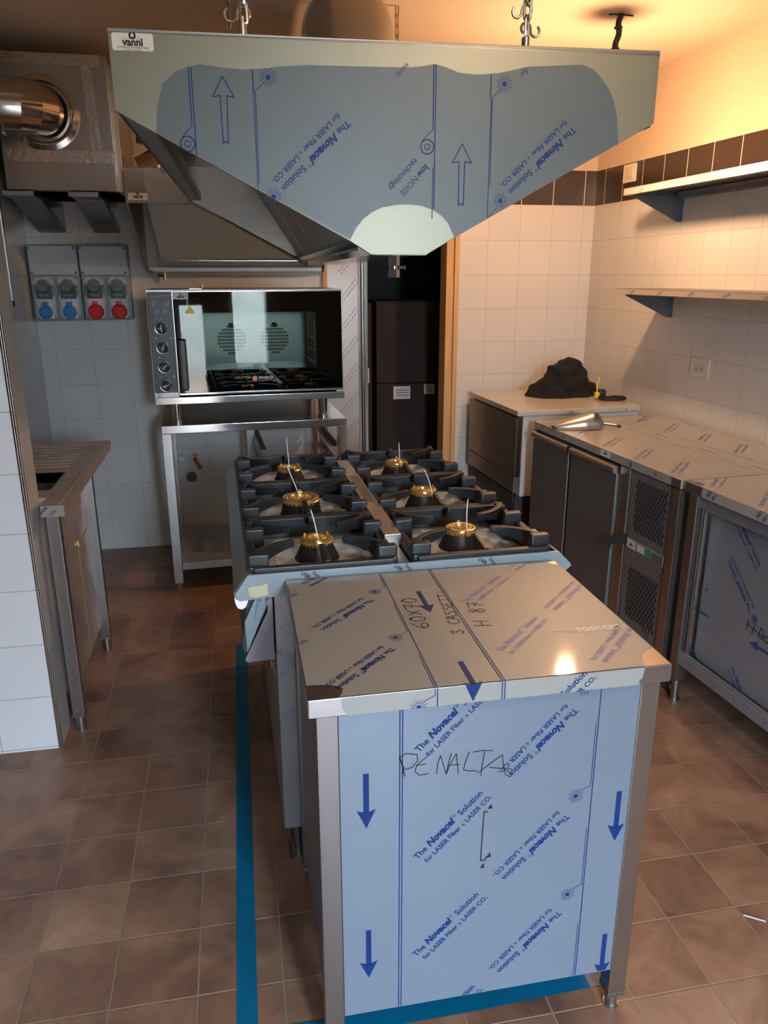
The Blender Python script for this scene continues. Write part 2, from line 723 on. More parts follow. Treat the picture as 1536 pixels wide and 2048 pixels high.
# back wall: left part, lintel, right part (one mesh, object origin at world 0)
w = B()
w.box(-1.25, 0.785, BW, BW + 0.14, 0, 2.59, 0)
w.box(1.335, 2.7, BW, BW + 0.14, 0, 2.59, 1)
w.box(0.785, 1.335, BW, BW + 0.14, 2.12, 2.59, 1)
struct(w.out('wall_back', [WT_backL, wall_tiles('back_wall_tiles_right', -1.9042, True)]))
# right wall, rotated
RWO = (2.172, BW, 0)
RWA = math.atan2(0.055, 0.998)
w = B()
w.box(0, 7.0, 0, 0.14, 0, 2.59)
wr = w.out('wall_right', wall_tiles('right_wall_tiles2', 0.093, True))
wr.location = RWO
wr.rotation_euler = (0, 0, -PI / 2 + RWA)
struct(wr)
# recess wall on the left and its window
w = B()
w.box(0, 0.66, 0, 0.1, 0, 2.59)
w.box(0.66, 1.5, 0, 0.1, 0, 1.44)
w.box(1.5, 2.0, 0, 0.1, 0, 2.59)
wl = w.out('wall_left', WT_left)
wl.location = (-1.055, 2.62, 0)
wl.rotation_euler = (0, 0, PI / 2)
struct(wl)
w = B()
w.box(-2.5, -0.674, 2.51, 2.655, 0, 2.59)
struct(w.out('wall_divider', WT_pil))
w = B()
w.box(-2.5, -2.36, YF, 2.51, 0, 2.59)
struct(w.out('wall_far_left', mat('darkened_wall_brown', (0.10, 0.085, 0.07), 0.8)))  # unseen wall, colour darkened so the oven glass reflects a dark room
w = B()
w.box(-2.5, -1.9, YF - 0.2, YF, 0, 2.59)
w.box(-1.9, -0.13, YF - 0.2, YF, 0, 2.59)
w.box(-0.13, 0.89, YF - 0.2, YF, 2.16, 2.59)
w.box(0.89, 2.7, YF - 0.2, YF, 0, 2.59)
w.box(-0.13, -0.10, YF - 0.2, YF, 0, 2.16)
w.box(0.16, 0.50, YF - 0.2, YF, 0, 2.16)  # added infill narrowing the doorway, so the oven glass reflects two strips
w.box(-0.10, 0.16, YF - 0.2, YF, 1.25, 2.16)  # added infill above the low gap, shortening its reflected strip
struct(w.out('wall_front', mat('darkened_wall_brown', (0.10, 0.085, 0.07), 0.8)))  # colour darkened here too, keeping the oven glass reflection black
# outside ground and stone bank seen in the oven glass
w = B()
w.box(-4, 4.5, -5.6, -5.2, 0, 1.9, 0)
so = tag(w.out('garden_wall', STONE), 'rough stone garden wall outside the entrance behind the viewpoint', 'wall')
# store room behind the doorway
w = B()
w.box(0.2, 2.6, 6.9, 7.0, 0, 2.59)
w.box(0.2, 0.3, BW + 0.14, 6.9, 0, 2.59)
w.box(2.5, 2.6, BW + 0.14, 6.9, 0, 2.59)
struct(w.out('wall_storeroom', mat('darkened_plaster', (0.07, 0.065, 0.06), 0.9)))  # plaster colour darkened to imitate the shade in the storeroom
# steel sheet on the wall by the doorway, with film print
w = B()
w.box(0.548, 0.728, BW - 0.006, BW, 0, 2.3, 0)
cl = (0.55, 0.727, 0.3, 2.2)
pp = []
for i in range(9):
    y = 0.46 + 0.163 * i
    for d in (0, 0.014):
        for q in range(7):
            a0 = 0.012 * q * 1.25
            pp.append(seg(0.615 + a0 + d, y + a0 * 1.25 - d, 0.615 + a0 + 0.011 + d, y + a0 * 1.25 + 0.0138 - d, 0.0045))
w.ink(((0, BW - 0.006, 0), (1, 0, 0), (0, 0, 1)), pp, 1, cl)
struct(w.out('trim_1', [mat('panel_film', (0.44, 0.40, 0.36), 0.32, 0.55), INKF]))
w = B()
w.box(0.730, 0.742, BW - 0.014, BW, 0, 2.2, 0, 0.002)
w.cyl((0.752, BW - 0.010, 0), (0.752, BW - 0.010, 2.2), 0.010, seg=12)
w.box(0.765, 0.783, BW - 0.016, BW + 0.14, 0, 2.2, 0, 0.002)
struct(w.out('door_1', STEELP))
# timber lining on the right side of the opening
w = B()
w.box(1.262, 1.312, BW + 0.005, BW + 0.145, 0, 2.13, 0, 0.003)
w.box(1.308, 1.337, BW - 0.012, BW + 0.05, 0, 2.13, 0, 0.003)
w.box(0.785, 1.31, BW + 0.005, BW + 0.145, 2.08, 2.13, 0, 0.003)
struct(w.out('trim_2', WOOD))
w = B()
w.box(0.520, 0.545, BW - 0.02, BW, 1.50, 1.62, 0, 0.002)
tag(w.out('timber_batten', WOOD), 'short raw pine batten end on the wall just above the oven right corner', 'batten')
# pillar corner trim
w = B()
w.box(-0.684, -0.672, 2.507, 2.519, 0, 2.59, 0, 0.0015)
w.box(-0.684, -0.679, 2.505, 2.511, 0, 2.59, 0)
struct(w.out('trim_3', STEELP))
# window in the recess wall
w = B()
for y0, y1 in ((3.30, 3.33), (4.09, 4.12)):
    w.box(-1.10, -1.03, y0, y1, 1.44, 2.59, 0, 0.003)
w.box(-1.10, -1.03, 3.30, 4.12, 1.44, 1.47, 0, 0.003)
w.box(-1.09, -1.04, 4.045, 4.075, 1.47, 2.59, 0, 0.003)
w.box(-1.09, -1.04, 3.68, 3.72, 1.47, 2.59, 0, 0.003)
w.box(-1.075, -1.065, 3.33, 4.09, 1.47, 2.59, 1)
struct(w.out('window_1', [ALU, mat('dim_pane', (0.10, 0.11, 0.12), 0.08)]))

# ------------------------------------------------------------ lamp
lt = thing('pendant_lamp', 'bare warm bulb hanging on a dark twisted cable beyond the island hood', 'lamp', (LAMP[0], LAMP[1], LAMP[2]))
w = B()
pts = []
for i in range(30):
    t = i / 29
    z = 0.44 * (1 - t) + 0.07 * t
    x = 0.027 * (1 - t) ** 1.3
    pts.append((x + 0.004 * math.cos(t * 30), 0.004 * math.sin(t * 30), z))
w.tube(pts, 0.012, 8)
for k in (4, 10, 16, 22):
    w.tube([(pts[k][0] + 0.014 * math.cos(a * PI / 5), 0.014 * math.sin(a * PI / 5), pts[k][2]) for a in range(10)], 0.004, 6, closed=True)
w.tube([(0.027, 0, 0.435), (0.06, 0.01, 0.438), (0.075, -0.012, 0.43)], 0.003, 6)
w.tube([(0.027, 0, 0.435), (0.0, 0.01, 0.438), (-0.02, 0.01, 0.436)], 0.003, 6)
w.out('cable', RUBBER, lt)
w = B()
w.lathe([(0, 0.085), (0.02, 0.083), (0.024, 0.03), (0.022, 0.026), (0, 0.026)], seg=20)
w.lathe([(0.022, 0.07), (0.033, 0.066), (0.034, 0.062), (0.022, 0.064)], seg=24)
w.out('lamp_holder', BLACK, lt)
w = B()
w.lathe([(0, 0.028), (0.014, 0.026), (0.018, 0.01), (0.03, -0.02), (0.03, -0.035), (0.02, -0.055), (0, -0.062)], seg=20)
w.out('bulb', mat('glowing_bulb', (1, 0.8, 0.5), 0.3, emit=(LAMP_COL, LAMP_STRENGTH)), lt)

# added fill lamp, out of view, warming the foreground floor and table top
l2 = thing('added_fill_lamp', 'added round opal fill lamp on the ceiling, out of view', 'lamp', (0.9, 0.1, 2.47))
w = B()
w.lathe([(0, 0.12), (0.10, 0.12), (0.105, 0.09), (0, 0.09)], seg=32)
w.out('base', WHITE, l2)
w = B()
w.lathe([(0, 0.0), (0.06, 0.008), (0.085, 0.03), (0.098, 0.06), (0.098, 0.09), (0, 0.09)], seg=32)
w.out('shade', mat('fill_lamp_glow', (1, 0.9, 0.8), 0.3, emit=((1.0, 0.70, 0.42), FILL_LAMP_STRENGTH)), l2)

# ------------------------------------------------------------ work table in the foreground
XA, XZ = (1, 0, 0), (0, 0, 1)
FY = 1.205
tb = thing('work_table', 'low steel work table in the foreground, film covered, with PENALTA handwritten on its front panel', 'table', (0.44, 1.48, 0))
OFF = Vector((0.44, 1.48, 0))


def rel(b, name, mats, parent, off=OFF, **k):
    for v in b.bm.verts:
        v.co -= off
    return b.out(name, mats, parent, **k)


w = B()
w.box(0.09, 0.79, 1.193, 1.760, 0.837, 0.875, 0, 0.003)
top = [(0.148, 1.1955), (0.158, 1.222), (0.145, 1.236), (0.120, 1.243), (0.093, 1.246), (0.093, 1.735), (0.110, 1.738), (0.128, 1.735), (0.142, 1.759), (0.765, 1.759), (0.772, 1.735), (0.787, 1.735), (0.787, 1.262), (0.772, 1.258), (0.752, 1.240), (0.742, 1.222), (0.733, 1.1955)]
w.ink(((0, 0, 0.875), (1, 0, 0), (0, 1, 0)), [top], 1, off=0.0004)
w.ink(((0, 1.193, 0), XA, XZ), [[(0.150, 0.874), (0.150, 0.855), (0.155, 0.846), (0.162, 0.838), (0.725, 0.838), (0.722, 0.846), (0.729, 0.851), (0.732, 0.874)]], 1, off=0.0004)
fp = film_pattern(0.451, 1.546, (0.095, 0.787, 1.15, 1.77), [], 1)
w.ink(((0, 0, 0.875), (1, 0, 0), (0, 1, 0)), [p for p in fp if max(q[0] for q in p) < 0.47], 2, (0.094, 0.786, 1.1955, 1.759), 0.0009)
w.ink(((0, 0, 0.875), (1, 0, 0), (0, 1, 0)), [p for p in fp if max(q[0] for q in p) >= 0.47], 3, (0.094, 0.786, 1.1955, 1.759), 0.0009)
arr = arrow(0.392, 1.509, 0.12) + arrow(0.393, 1.158, 0.122)
w.ink(((0, 0, 0.875), (1, 0, 0), (0, 1, 0)), arr, 2, (0.094, 0.786, 1.1955, 1.759), 0.0009)
lip = ((0, 1.193, 0.875 - 1.193), XA, XZ)
w.ink(lip, film_pattern(0.451, 1.546 - 0.002, (0.152, 0.732, 1.156, 1.193), [], 1) + arr, 2, (0.152, 0.732, 1.156, 1.193), 0.0009)
hw = []
K = 0.0028


def hand(pts, x, y, s, ang=0.0):
    c, q = math.cos(ang) * s, math.sin(ang) * s
    return [(x + a * c - b * q, y + a * q + b * c) for a, b in pts]


LET = {
    '6': [[(.8, 1), (.3, .7), (.08, .3), (.3, .02), (.65, .05), (.75, .3), (.45, .45), (.12, .3)]],
    '0': [[(.4, 1), (.1, .6), (.2, .1), (.55, 0), (.75, .4), (.65, .85), (.4, 1), (.55, .8)]],
    'x': [[(.1, .9), (.7, .1)], [(.7, .9), (.1, .1)]],
    '7': [[(.05, .9), (.7, .95), (.35, .0)], [(.2, .5), (.6, .5)]],
    '3': [[(.1, .9), (.6, .95), (.3, .58), (.65, .4), (.5, .05), (.05, .1)]],
    'C': [[(.7, .9), (.3, .95), (.08, .5), (.25, .05), (.7, .1)]],
    'A': [[(.0, .0), (.35, 1), (.75, .0)], [(.12, .4), (.65, .4)]],
    'S': [[(.65, .9), (.25, .9), (.15, .65), (.6, .45), (.6, .1), (.1, .05)]],
    'E': [[(.65, .95), (.1, .9), (.08, .05), (.7, .08)], [(.1, .5), (.55, .5)]],
    'T': [[(.0, .95), (.75, .97)], [(.38, .97), (.35, .0)]],
    'I': [[(.3, .8), (.28, .0)]],
    'H': [[(.1, 1), (.08, 0)], [(.7, .95), (.65, .0)], [(.08, .5), (.7, .5)]],
    '8': [[(.5, .55), (.2, .8), (.45, 1), (.65, .8), (.15, .3), (.4, .0), (.7, .25), (.35, .58)]],
}


def write(txt, x, y, s, ang, wd=K, adv=0.85):
    out = []
    for i, ch in enumerate(txt):
        if ch == ' ':
            continue
        bx = i * adv * s
        for st in LET[ch]:
            P = [(a * s + bx, b * s) for a, b in st]
            c, q = math.cos(ang), math.sin(ang)
            out += stroke([(x + a * c - b * q, y + a * q + b * c) for a, b in P], wd)
    return out


# the notes on the top read from the right-hand side
hw += write('60X70'.replace('X', 'x'), 0.372, 1.432, 0.036, math.radians(88), 0.0026, 0.92)
hw += write('3 CASSETTI', 0.436, 1.392, 0.027, math.radians(84), 0.0024, 0.88)
hw += write('H 87', 0.502, 1.418, 0.036, math.radians(82), 0.0024, 0.88)
w.ink(((0, 0, 0.875), (1, 0, 0), (0, 1, 0)), hw, 4, None, 0.0012)
# torn scuffs and the pasted translucent strip
sc_ = []
for i in range(26):
    x = random.uniform(0.50, 0.76)
    y = random.uniform(1.22, 1.60)
    a = random.uniform(-0.5, 0.9)
    ln = random.uniform(0.01, 0.05)
    sc_.append(seg(x, y, x + ln * math.cos(a), y + ln * math.sin(a), 0.0005))
w.ink(((0, 0, 0.875), (1, 0, 0), (0, 1, 0)), sc_, 5, None, 0.001)
w.ink(((0, 0, 0.875), (1, 0, 0), (0, 1, 0)), [[(0.60, 1.372), (0.70, 1.350), (0.782, 1.356), (0.783, 1.374), (0.70, 1.376)]], 6, None, 0.0007)
w.ink(((0, 0, 0.875), (1, 0, 0), (0, 1, 0)), text('TOSCOM', 0.668, 1.357, 0.10, math.radians(1), 0.01), 7, None, 0.0011)
rel(w, 'worktop', [STEEL, FILMT, INK, INKF, INKK, mat('scratch_grey', (0.22, 0.20, 0.18), 0.5), mat('overlap_film', (0.40, 0.395, 0.37), 0.5, 0.0), mat('pale_print', (0.70, 0.69, 0.64), 0.4)], tb)
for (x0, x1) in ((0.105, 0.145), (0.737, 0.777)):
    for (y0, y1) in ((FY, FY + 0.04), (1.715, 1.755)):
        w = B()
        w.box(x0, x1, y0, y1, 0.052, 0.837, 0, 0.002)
        lg = rel(w, 'leg', mat('leg_steel_dimmed', (0.27, 0.25, 0.25), 0.36, 1.0) if x0 < .5 else mat('leg_steel', (0.34, 0.31, 0.29), 0.36, 1.0), tb)  # left legs take a darker copy of the steel against daylight on them
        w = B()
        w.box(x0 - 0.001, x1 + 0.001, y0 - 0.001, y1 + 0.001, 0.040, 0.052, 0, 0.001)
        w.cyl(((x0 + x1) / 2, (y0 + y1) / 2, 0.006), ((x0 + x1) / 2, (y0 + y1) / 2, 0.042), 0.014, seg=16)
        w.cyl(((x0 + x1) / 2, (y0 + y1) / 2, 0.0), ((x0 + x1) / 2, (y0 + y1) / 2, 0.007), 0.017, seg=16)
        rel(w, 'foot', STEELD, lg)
w = B()
w.box(0.146, 0.737, FY + 0.003, FY + 0.02, 0.119, 0.836, 0)
FR = ((0, FY + 0.003, 0), XA, XZ)
clp = (0.147, 0.736, 0.121, 0.836)
pat = film_pattern(0.262, 0.490, clp, [], -1)
pat += arrow(0.195, 0.579, 0.122) + arrow(0.197, 0.212, 0.122) + arrow(0.715, 0.466, 0.122) + arrow(0.716, 0.101, 0.122)
w.ink(FR, pat, 1, clp, 0.0005)
hp = []
for st in ([(.270, .685), (.259, .728), (.267, .705), (.266, .69)], [(.258, .726), (.27, .735), (.292, .730), (.294, .717), (.283, .703), (.267, .700)],
           [(.314, .724), (.30, .714), (.292, .706), (.309, .707)], [(.292, .706), (.289, .693), (.297, .684), (.315, .685)],
           [(.331, .682), (.333, .705), (.338, .722), (.344, .700), (.350, .679), (.354, .704), (.359, .724)],
           [(.350, .679), (.357, .700), (.369, .722), (.371, .70), (.374, .678)], [(.354, .698), (.376, .697)],
           [(.394, .722), (.388, .703), (.384, .684), (.396, .680), (.411, .678)],
           [(.402, .721), (.420, .722), (.441, .719)], [(.425, .719), (.421, .69), (.419, .666)],
           [(.412, .672), (.436, .690), (.461, .707), (.464, .68), (.470, .659)], [(.436, .682), (.460, .677), (.482, .672)], [(.470, .672), (.484, .660)]):
    hp += stroke(st, 0.0019)
hp += stroke([(.437, .580), (.429, .582), (.4275, .53), (.426, .466), (.435, .465), (.439, .474)], 0.0024)
for x, y in ((.441, .590), (.443, .474), (.430, .450)):
    hp += stroke([(x - .003, y - .002), (x + .002, y + .006), (x + .003, y - .003), (x + .001, y), (x - .003, y - .002)], 0.0022)
w.ink(FR, hp, 2, clp, 0.0008)
rel(w, 'front_panel', [FILMB, INK, INKK], tb)
w = B()
w.box(0.112, 0.118, FY + 0.04, 1.715, 0.10, 0.836, 0)
w.box(0.764, 0.770, FY + 0.04, 1.715, 0.10, 0.836, 0)
w.box(0.118, 0.764, FY + 0.04, 1.74, 0.11, 0.125, 0)
rel(w, 'side_panels', FILMG, tb)

# ------------------------------------------------------------ range
RG0 = Vector((0.0, 1.77, 0))
rg = thing('gas_range', 'six-burner stainless steel gas range standing behind the foreground work table', 'gas range', RG0, math.radians(1.1))
PI2 = 1.24
w = B()
w.box(0.06, 0.75, 0.0, PI2, 0.14, 0.835, 0, 0.003)
fr = ((0.06, 0, 0), XA, XZ)
P = []
for z in (0.640, 0.442, 0.243):
    P.append(seg(0.0, z, 0.69, z, 0.0012))
P += text('POLI', 0.012, 0.60, 0.045, math.radians(40)) + text('FILM', 0.050, 0.655, 0.05, math.radians(140))
for q, z in enumerate((0.50, 0.30, 0.74)):
    P += text('POLI', 0.01, z, 0.03, math.radians(-38)) + text('LASER C', 0.02, z + 0.012, 0.05, math.radians(-38)) + text('ODER', 0.055, z + 0.04, 0.03, math.radians(-118))
w.ink(fr, P, 1, (0.001, 0.69, 0.15, 0.833), 0.0006)
w.out('body', [mat('side_panel_film', (0.30, 0.29, 0.31), 0.36, 0.5), INKF], rg)
w = B()
w.box(0.0, 0.80, 0.004, PI2, 0.825, 0.845, 0, 0.002)
w.box(0.0, 0.008, 0.004, PI2, 0.843, 0.878)
w.box(0.372, 0.415, 0.004, PI2, 0.843, 0.878, 0, 0.001)
w.box(0.79, 0.80, 0.004, PI2, 0.843, 0.878)
w.box(0.0, 0.80, PI2 - 0.02, PI2, 0.843, 0.878)
w.out('hob_top', [mat('hob_film', (0.42, 0.39, 0.35), 0.3, 0.5)], rg)


def endcap(y0, y1):
    w = B()
    L_ = [(-0.001, 0.892), (-0.033, 0.846), (-0.034, 0.834), (-0.022, 0.826), (0.03, 0.829), (0.12, 0.833), (0.742, 0.833), (0.80, 0.833), (0.832, 0.837), (0.846, 0.850), (0.842, 0.857), (0.808, 0.892)]
    w.prism([(x, y0, z) for x, z in L_], (0, y1 - y0, 0), 0, 0.0015)
    return w


w = endcap(-0.006, 0.003)
fr = ((0, -0.006, 0), XA, XZ)
P = []
for x in (0.128, 0.362, 0.585):
    P += text('DER', x, 0.8855, 0.026, math.radians(-35), 0.03) + text('DAV', x + 0.028, 0.8865, 0.024, math.radians(-50), 0.03)
w.ink(fr, P, 1, (0.09, 0.80, 0.868, 0.8905), 0.0006)
w.ink(fr, [[(0.804 + 0.004 * math.cos(a * PI / 6), 0.860 + 0.004 * math.sin(a * PI / 6)) for a in range(12)]], 1, None, 0.0006)
w.ink(fr, [[(0.802 + 0.0025 * math.cos(a * PI / 6) + .002, 0.860 + 0.0025 * math.sin(a * PI / 6)) for a in range(12)]], 0, None, 0.0009)
w.out('end_plate', [mat('end_plate_film', (0.24, 0.30, 0.33), 0.35, 0.1), INKK], rg)
w = B()
w.ink(((0, -0.0068, 0), XA, XZ), [[(0.001, 0.837), (0.000, 0.860), (0.012, 0.864), (0.030, 0.864), (0.046, 0.869), (0.047, 0.838), (0.02, 0.834)]], 0, off=0.0003)
w.out('tape_scrap', MASK, rg)
# left rail bar and control fascia running along the side
w = B()
w.prism([(-0.034, 0.003, 0.828), (-0.036, 0.003, 0.846), (-0.003, 0.003, 0.891), (0.008, 0.003, 0.893), (0.008, 0.003, 0.835)], (0, PI2 - 0.01, 0), 0, 0.001)
P = []
for y in (0.06, 0.25, 0.44, 0.63, 0.82, 1.0):
    P.append(seg(0.006, y, 0.028, y + 0.004, 0.004))
w.ink(((-0.036, 0, 0.846), (0.0, 1, 0), (0.033, 0, 0.045)), [[(b, a) for a, b in p] for p in P], 1, None, 0.0008)
w.out('fascia', [mat('fascia_film', (0.30, 0.33, 0.36), 0.25, 0.7), INKK], rg)
w = B()
w.prism([(0.808, 0.003, 0.891), (0.80, 0.003, 0.893), (0.80, 0.003, 0.836), (0.84, 0.003, 0.842), (0.843, 0.003, 0.853)], (0, PI2 - 0.01, 0), 0, 0.001)
w.out('fascia', [STEELD], rg)
w = B()
pr = [(-0.036, 0.836), (-0.034, 0.818), (-0.028, 0.806), (-0.018, 0.802), (-0.008, 0.808), (-0.002, 0.822), (-0.002, 0.834)]
w.prism([(x, -0.002, z) for x, z in pr], (0, PI2, 0), 0, 0.001)
w.out('hand_rail', STEELP, rg)
# oven door side on the left: black recess, blue glass, hinge plate
w = B()
w.prism([(-0.002, 0.012, 0.826), (0.056, 0.012, 0.826), (0.056, 0.012, 0.657), (-0.016, 0.012, 0.657), (-0.022, 0.012, 0.70), (-0.012, 0.012, 0.77)], (0, PI2 - 0.05, 0), 0)
dr = w.out('oven_door', BLACK, rg)
w = B()
w.prism([(0.014, 0.004, 0.826), (0.041, 0.004, 0.826), (0.043, 0.004, 0.806), (-0.012, 0.004, 0.678), (-0.014, 0.004, 0.765)], (0, 0.007, 0), 0, 0.001)
w.prism([(0.020, -0.0002, 0.822), (0.030, -0.0002, 0.822), (0.010, -0.0002, 0.768)], (0, 0.003, 0), 1)
w.out('door_glass', [mat('door_film', (0.17, 0.22, 0.25), 0.2, 0.3), mat('door_film_darker', (0.11, 0.16, 0.20), 0.2, 0.3)], dr)
w = B()
w.prism([(0.042, -0.002, 0.824), (0.047, -0.002, 0.828), (0.055, -0.002, 0.828), (0.057, -0.002, 0.824), (0.056, -0.002, 0.658), (-0.012, -0.002, 0.657), (-0.018, -0.002, 0.662), (-0.016, -0.002, 0.670), (0.043, -0.002, 0.792), (0.044, -0.002, 0.806), (0.040, -0.002, 0.812)], (0, 0.006, 0), 0, 0.0012)
w.cyl((0.049, -0.006, 0.818), (0.049, 0.003, 0.818), 0.0075, seg=16)
w.out('hinge_plate', mat('hinge_film', (0.26, 0.26, 0.31), 0.4, 0.2), dr)
w = B()
w.tube([(0.047, 0.01, 0.655), (0.049, -0.003, 0.640), (0.042, -0.006, 0.628), (0.044, -0.002, 0.618)], 0.0012, 6)
w.tube([(0.052, -0.003, 0.655), (0.053, -0.004, 0.615)], 0.0015, 6)
w.out('wire_end', STEELP, rg)
for i, (x, y) in enumerate(((0.10, 0.06), (0.71, 0.06), (0.10, 1.18), (0.71, 1.18))):
    w = B()
    w.cyl((x, y, 0.0), (x, y, 0.14), 0.018, seg=16)
    w.cyl((x, y, 0.0), (x, y, 0.012), 0.028, seg=16)
    w.out('foot', STEELD, rg)
w = B()
w.tube([(0.085, 0.03, 0.14), (0.083, 0.03, 0.09), (0.088, 0.03, 0.05), (0.09, 0.028, 0.055)], 0.003, 6)
w.tube([(0.10, 0.035, 0.14), (0.102, 0.03, 0.04), (0.104, 0.03, 0.02)], 0.002, 6)
w.out('loose_cable', RUBBER, rg)
# flue cover with slots
w = B()
w.box(0.374, 0.420, 0.16, 1.05, 0.878, 0.914, 0, 0.002)
w.ink(((0.374, 0.16, 0.914), XA, (0, 1, 0)), [seg(0.007, 0.33 + 0.0195 * i, 0.039, 0.33 + 0.0195 * i, 0.007) for i in range(17)], 1, None, 0.0005)
w.out('flue_cover', [mat('flue_steel', (0.62, 0.57, 0.50), 0.32, 0.8), INKK], rg)


def arc2(p0, p1, p2, n=8):
    return [tuple((1 - t) ** 2 * a + 2 * t * (1 - t) * b + t * t * c for a, b, c in zip(p0, p1, p2)) for t in [i / n for i in range(n + 1)]]


def finger(w, pts, h0, h1, th):
    """upright curved blade along 2D points; top height falls from h0 (rim) to h1 (tip)"""
    n = len(pts)
    L_ = []
    R_ = []
    for i, (x, y) in enumerate(pts):
        a = pts[max(i - 1, 0)]
        b = pts[min(i + 1, n - 1)]
        dx, dy = b[0] - a[0], b[1] - a[1]
        l = math.hypot(dx, dy)
        nx, ny = -dy / l * th / 2, dx / l * th / 2
        t = i / (n - 1)
        zt = h0 + (h1 - h0) * t
        zb = 0.875 + (zt - 0.017 - 0.875) * t ** 1.2
        L_.append((x + nx, y + ny, zb, zt))
        R_.append((x - nx, y - ny, zb, zt))
    t_ = bmesh.new()
    rings = []
    for l, r in zip(L_, R_):
        rings.append([t_.verts.new((l[0], l[1], l[2])), t_.verts.new((r[0], r[1], r[2])), t_.verts.new((r[0], r[1], r[3])), t_.verts.new((l[0], l[1], l[3]))])
    for A, C in zip(rings, rings[1:]):
        for k in range(4):
            t_.faces.new((A[k], A[(k + 1) % 4], C[(k + 1) % 4], C[k]))
    t_.faces.new(rings[0][::-1])
    t_.faces.new(rings[-1])
    bmesh.ops.recalc_face_normals(t_, faces=t_.faces[:])
    long_e = [e for e in t_.edges if e.is_manifold]
    bmesh.ops.bevel(t_, geom=long_e, offset=0.0022, segments=2, affect='EDGES', profile=0.5)
    w.merge(t_, 0)


def grate():
    w = B()
    hx, hy = 0.177, 0.1945
    z0, z1 = 0.8458, 0.903
    for s in (-1, 1):
        w.box(-hx, hx, s * hy - 0.010, s * hy + 0.010, z0, z1, 0, 0.004)
        w.box(s * hx - 0.011, s * hx + 0.011, -hy, hy, z0, z1, 0, 0.004)
        for t in (-1, 1):
            tb_ = -0.170 if t < 0 else 0.030
            # raised pan-support blocks along the side bars
            w.box(s * hx - 0.040 if s > 0 else s * hx - 0.012, s * hx + 0.012 if s > 0 else s * hx + 0.040, tb_ - 0.013, tb_ + 0.015, z0, 0.930, 0, 0.006)
            finger(w, arc2((s * 0.168, t * 0.150), (s * 0.150, t * 0.082), (s * 0.066, t * 0.058)), 0.924, 0.921, 0.018)
            finger(w, arc2((s * 0.168, t * 0.17), (s * 0.172, t * 0.14), (s * 0.165, t * 0.115)), 0.914, 0.924, 0.018)
        finger(w, [(0.010, s * 0.190), (0.007, s * 0.165), (0.004, s * 0.140), (0.002, s * 0.118)], 0.906, 0.926, 0.014)
    return w


def burner(parent, x, y, big, ang):
    b = B()
    rt = 0.060 if big else 0.0435
    rb = 0.068 if big else 0.062
    b.lathe([(rb, 0.8465), (rb - 0.003, 0.8500), (rt - 0.001, 0.8880), (rt - 0.006, 0.8900), (0, 0.8890)], (x, y, 0), 40)
    o = b.out('burner', IRONB, parent)
    b = B()
    b.lathe([(rt - 0.003, 0.8880), (rt, 0.8890), (rt + 0.001, 0.8960), (rt - 0.001, 0.8980), (rt, 0.9000), (rt - 0.001, 0.9040), (rt - 0.004, 0.9055), (rt * 0.60, 0.9045), (rt * 0.56, 0.9060), (rt * 0.52, 0.9040), (rt * 0.50, 0.8950), (rt * 0.35, 0.8930), (0.006, 0.8930), (0.005, 0.9000), (0, 0.9010)], (x, y, 0), 48)
    for k in range(28):
        a = 2 * PI * k / 28
        c, q = math.cos(a), math.sin(a)
        b.box(-0.0022, 0.0022, -0.0012, 0.0006, -0.0026, 0.0026, 1, 0, Matrix.Translation((x + c * (rt + 0.0002), y + q * (rt + 0.0002), 0.8925)) @ Matrix.Rotation(a + PI / 2, 4, 'Z'))
    for k in range(3):
        a = ang + 2 * PI * k / 3
        c, q = math.cos(a), math.sin(a)
        b.prism([(-0.008, 0, 0), (0.008, 0, 0), (0.003, 0, 0.009), (0, 0, 0.010)], (0, 0.003, 0), 0, 0.0006, Matrix.Translation((x + c * (rt - 0.006), y + q * (rt - 0.006), 0.9040)) @ Matrix.Rotation(a + PI / 2, 4, 'Z'))
    b.out('burner_cap', [BRASS, BRASSD], o)
    return o


def pan_bm(x, y):
    b = B()
    hx, hy = 0.150, 0.165
    c = 0.045
    P8_ = [(-hx + c, -hy), (hx - c, -hy), (hx, -hy + c * 0.8), (hx, hy - c * 0.8), (hx - c, hy), (-hx + c, hy), (-hx, hy - c * 0.8), (-hx, -hy + c * 0.8)]
    b.poly([(x + a, y + d, 0.8460) for a, d in P8_], 0)
    Q = [(a * 0.86, d * 0.86) for a, d in P8_]
    b.poly([(x + a, y + d, 0.8466) for a, d in Q], 1)
    b.lathe([(0.105, 0.8468), (0.112, 0.8482), (0.118, 0.8468)], (x, y, 0), 40, 0)
    return b


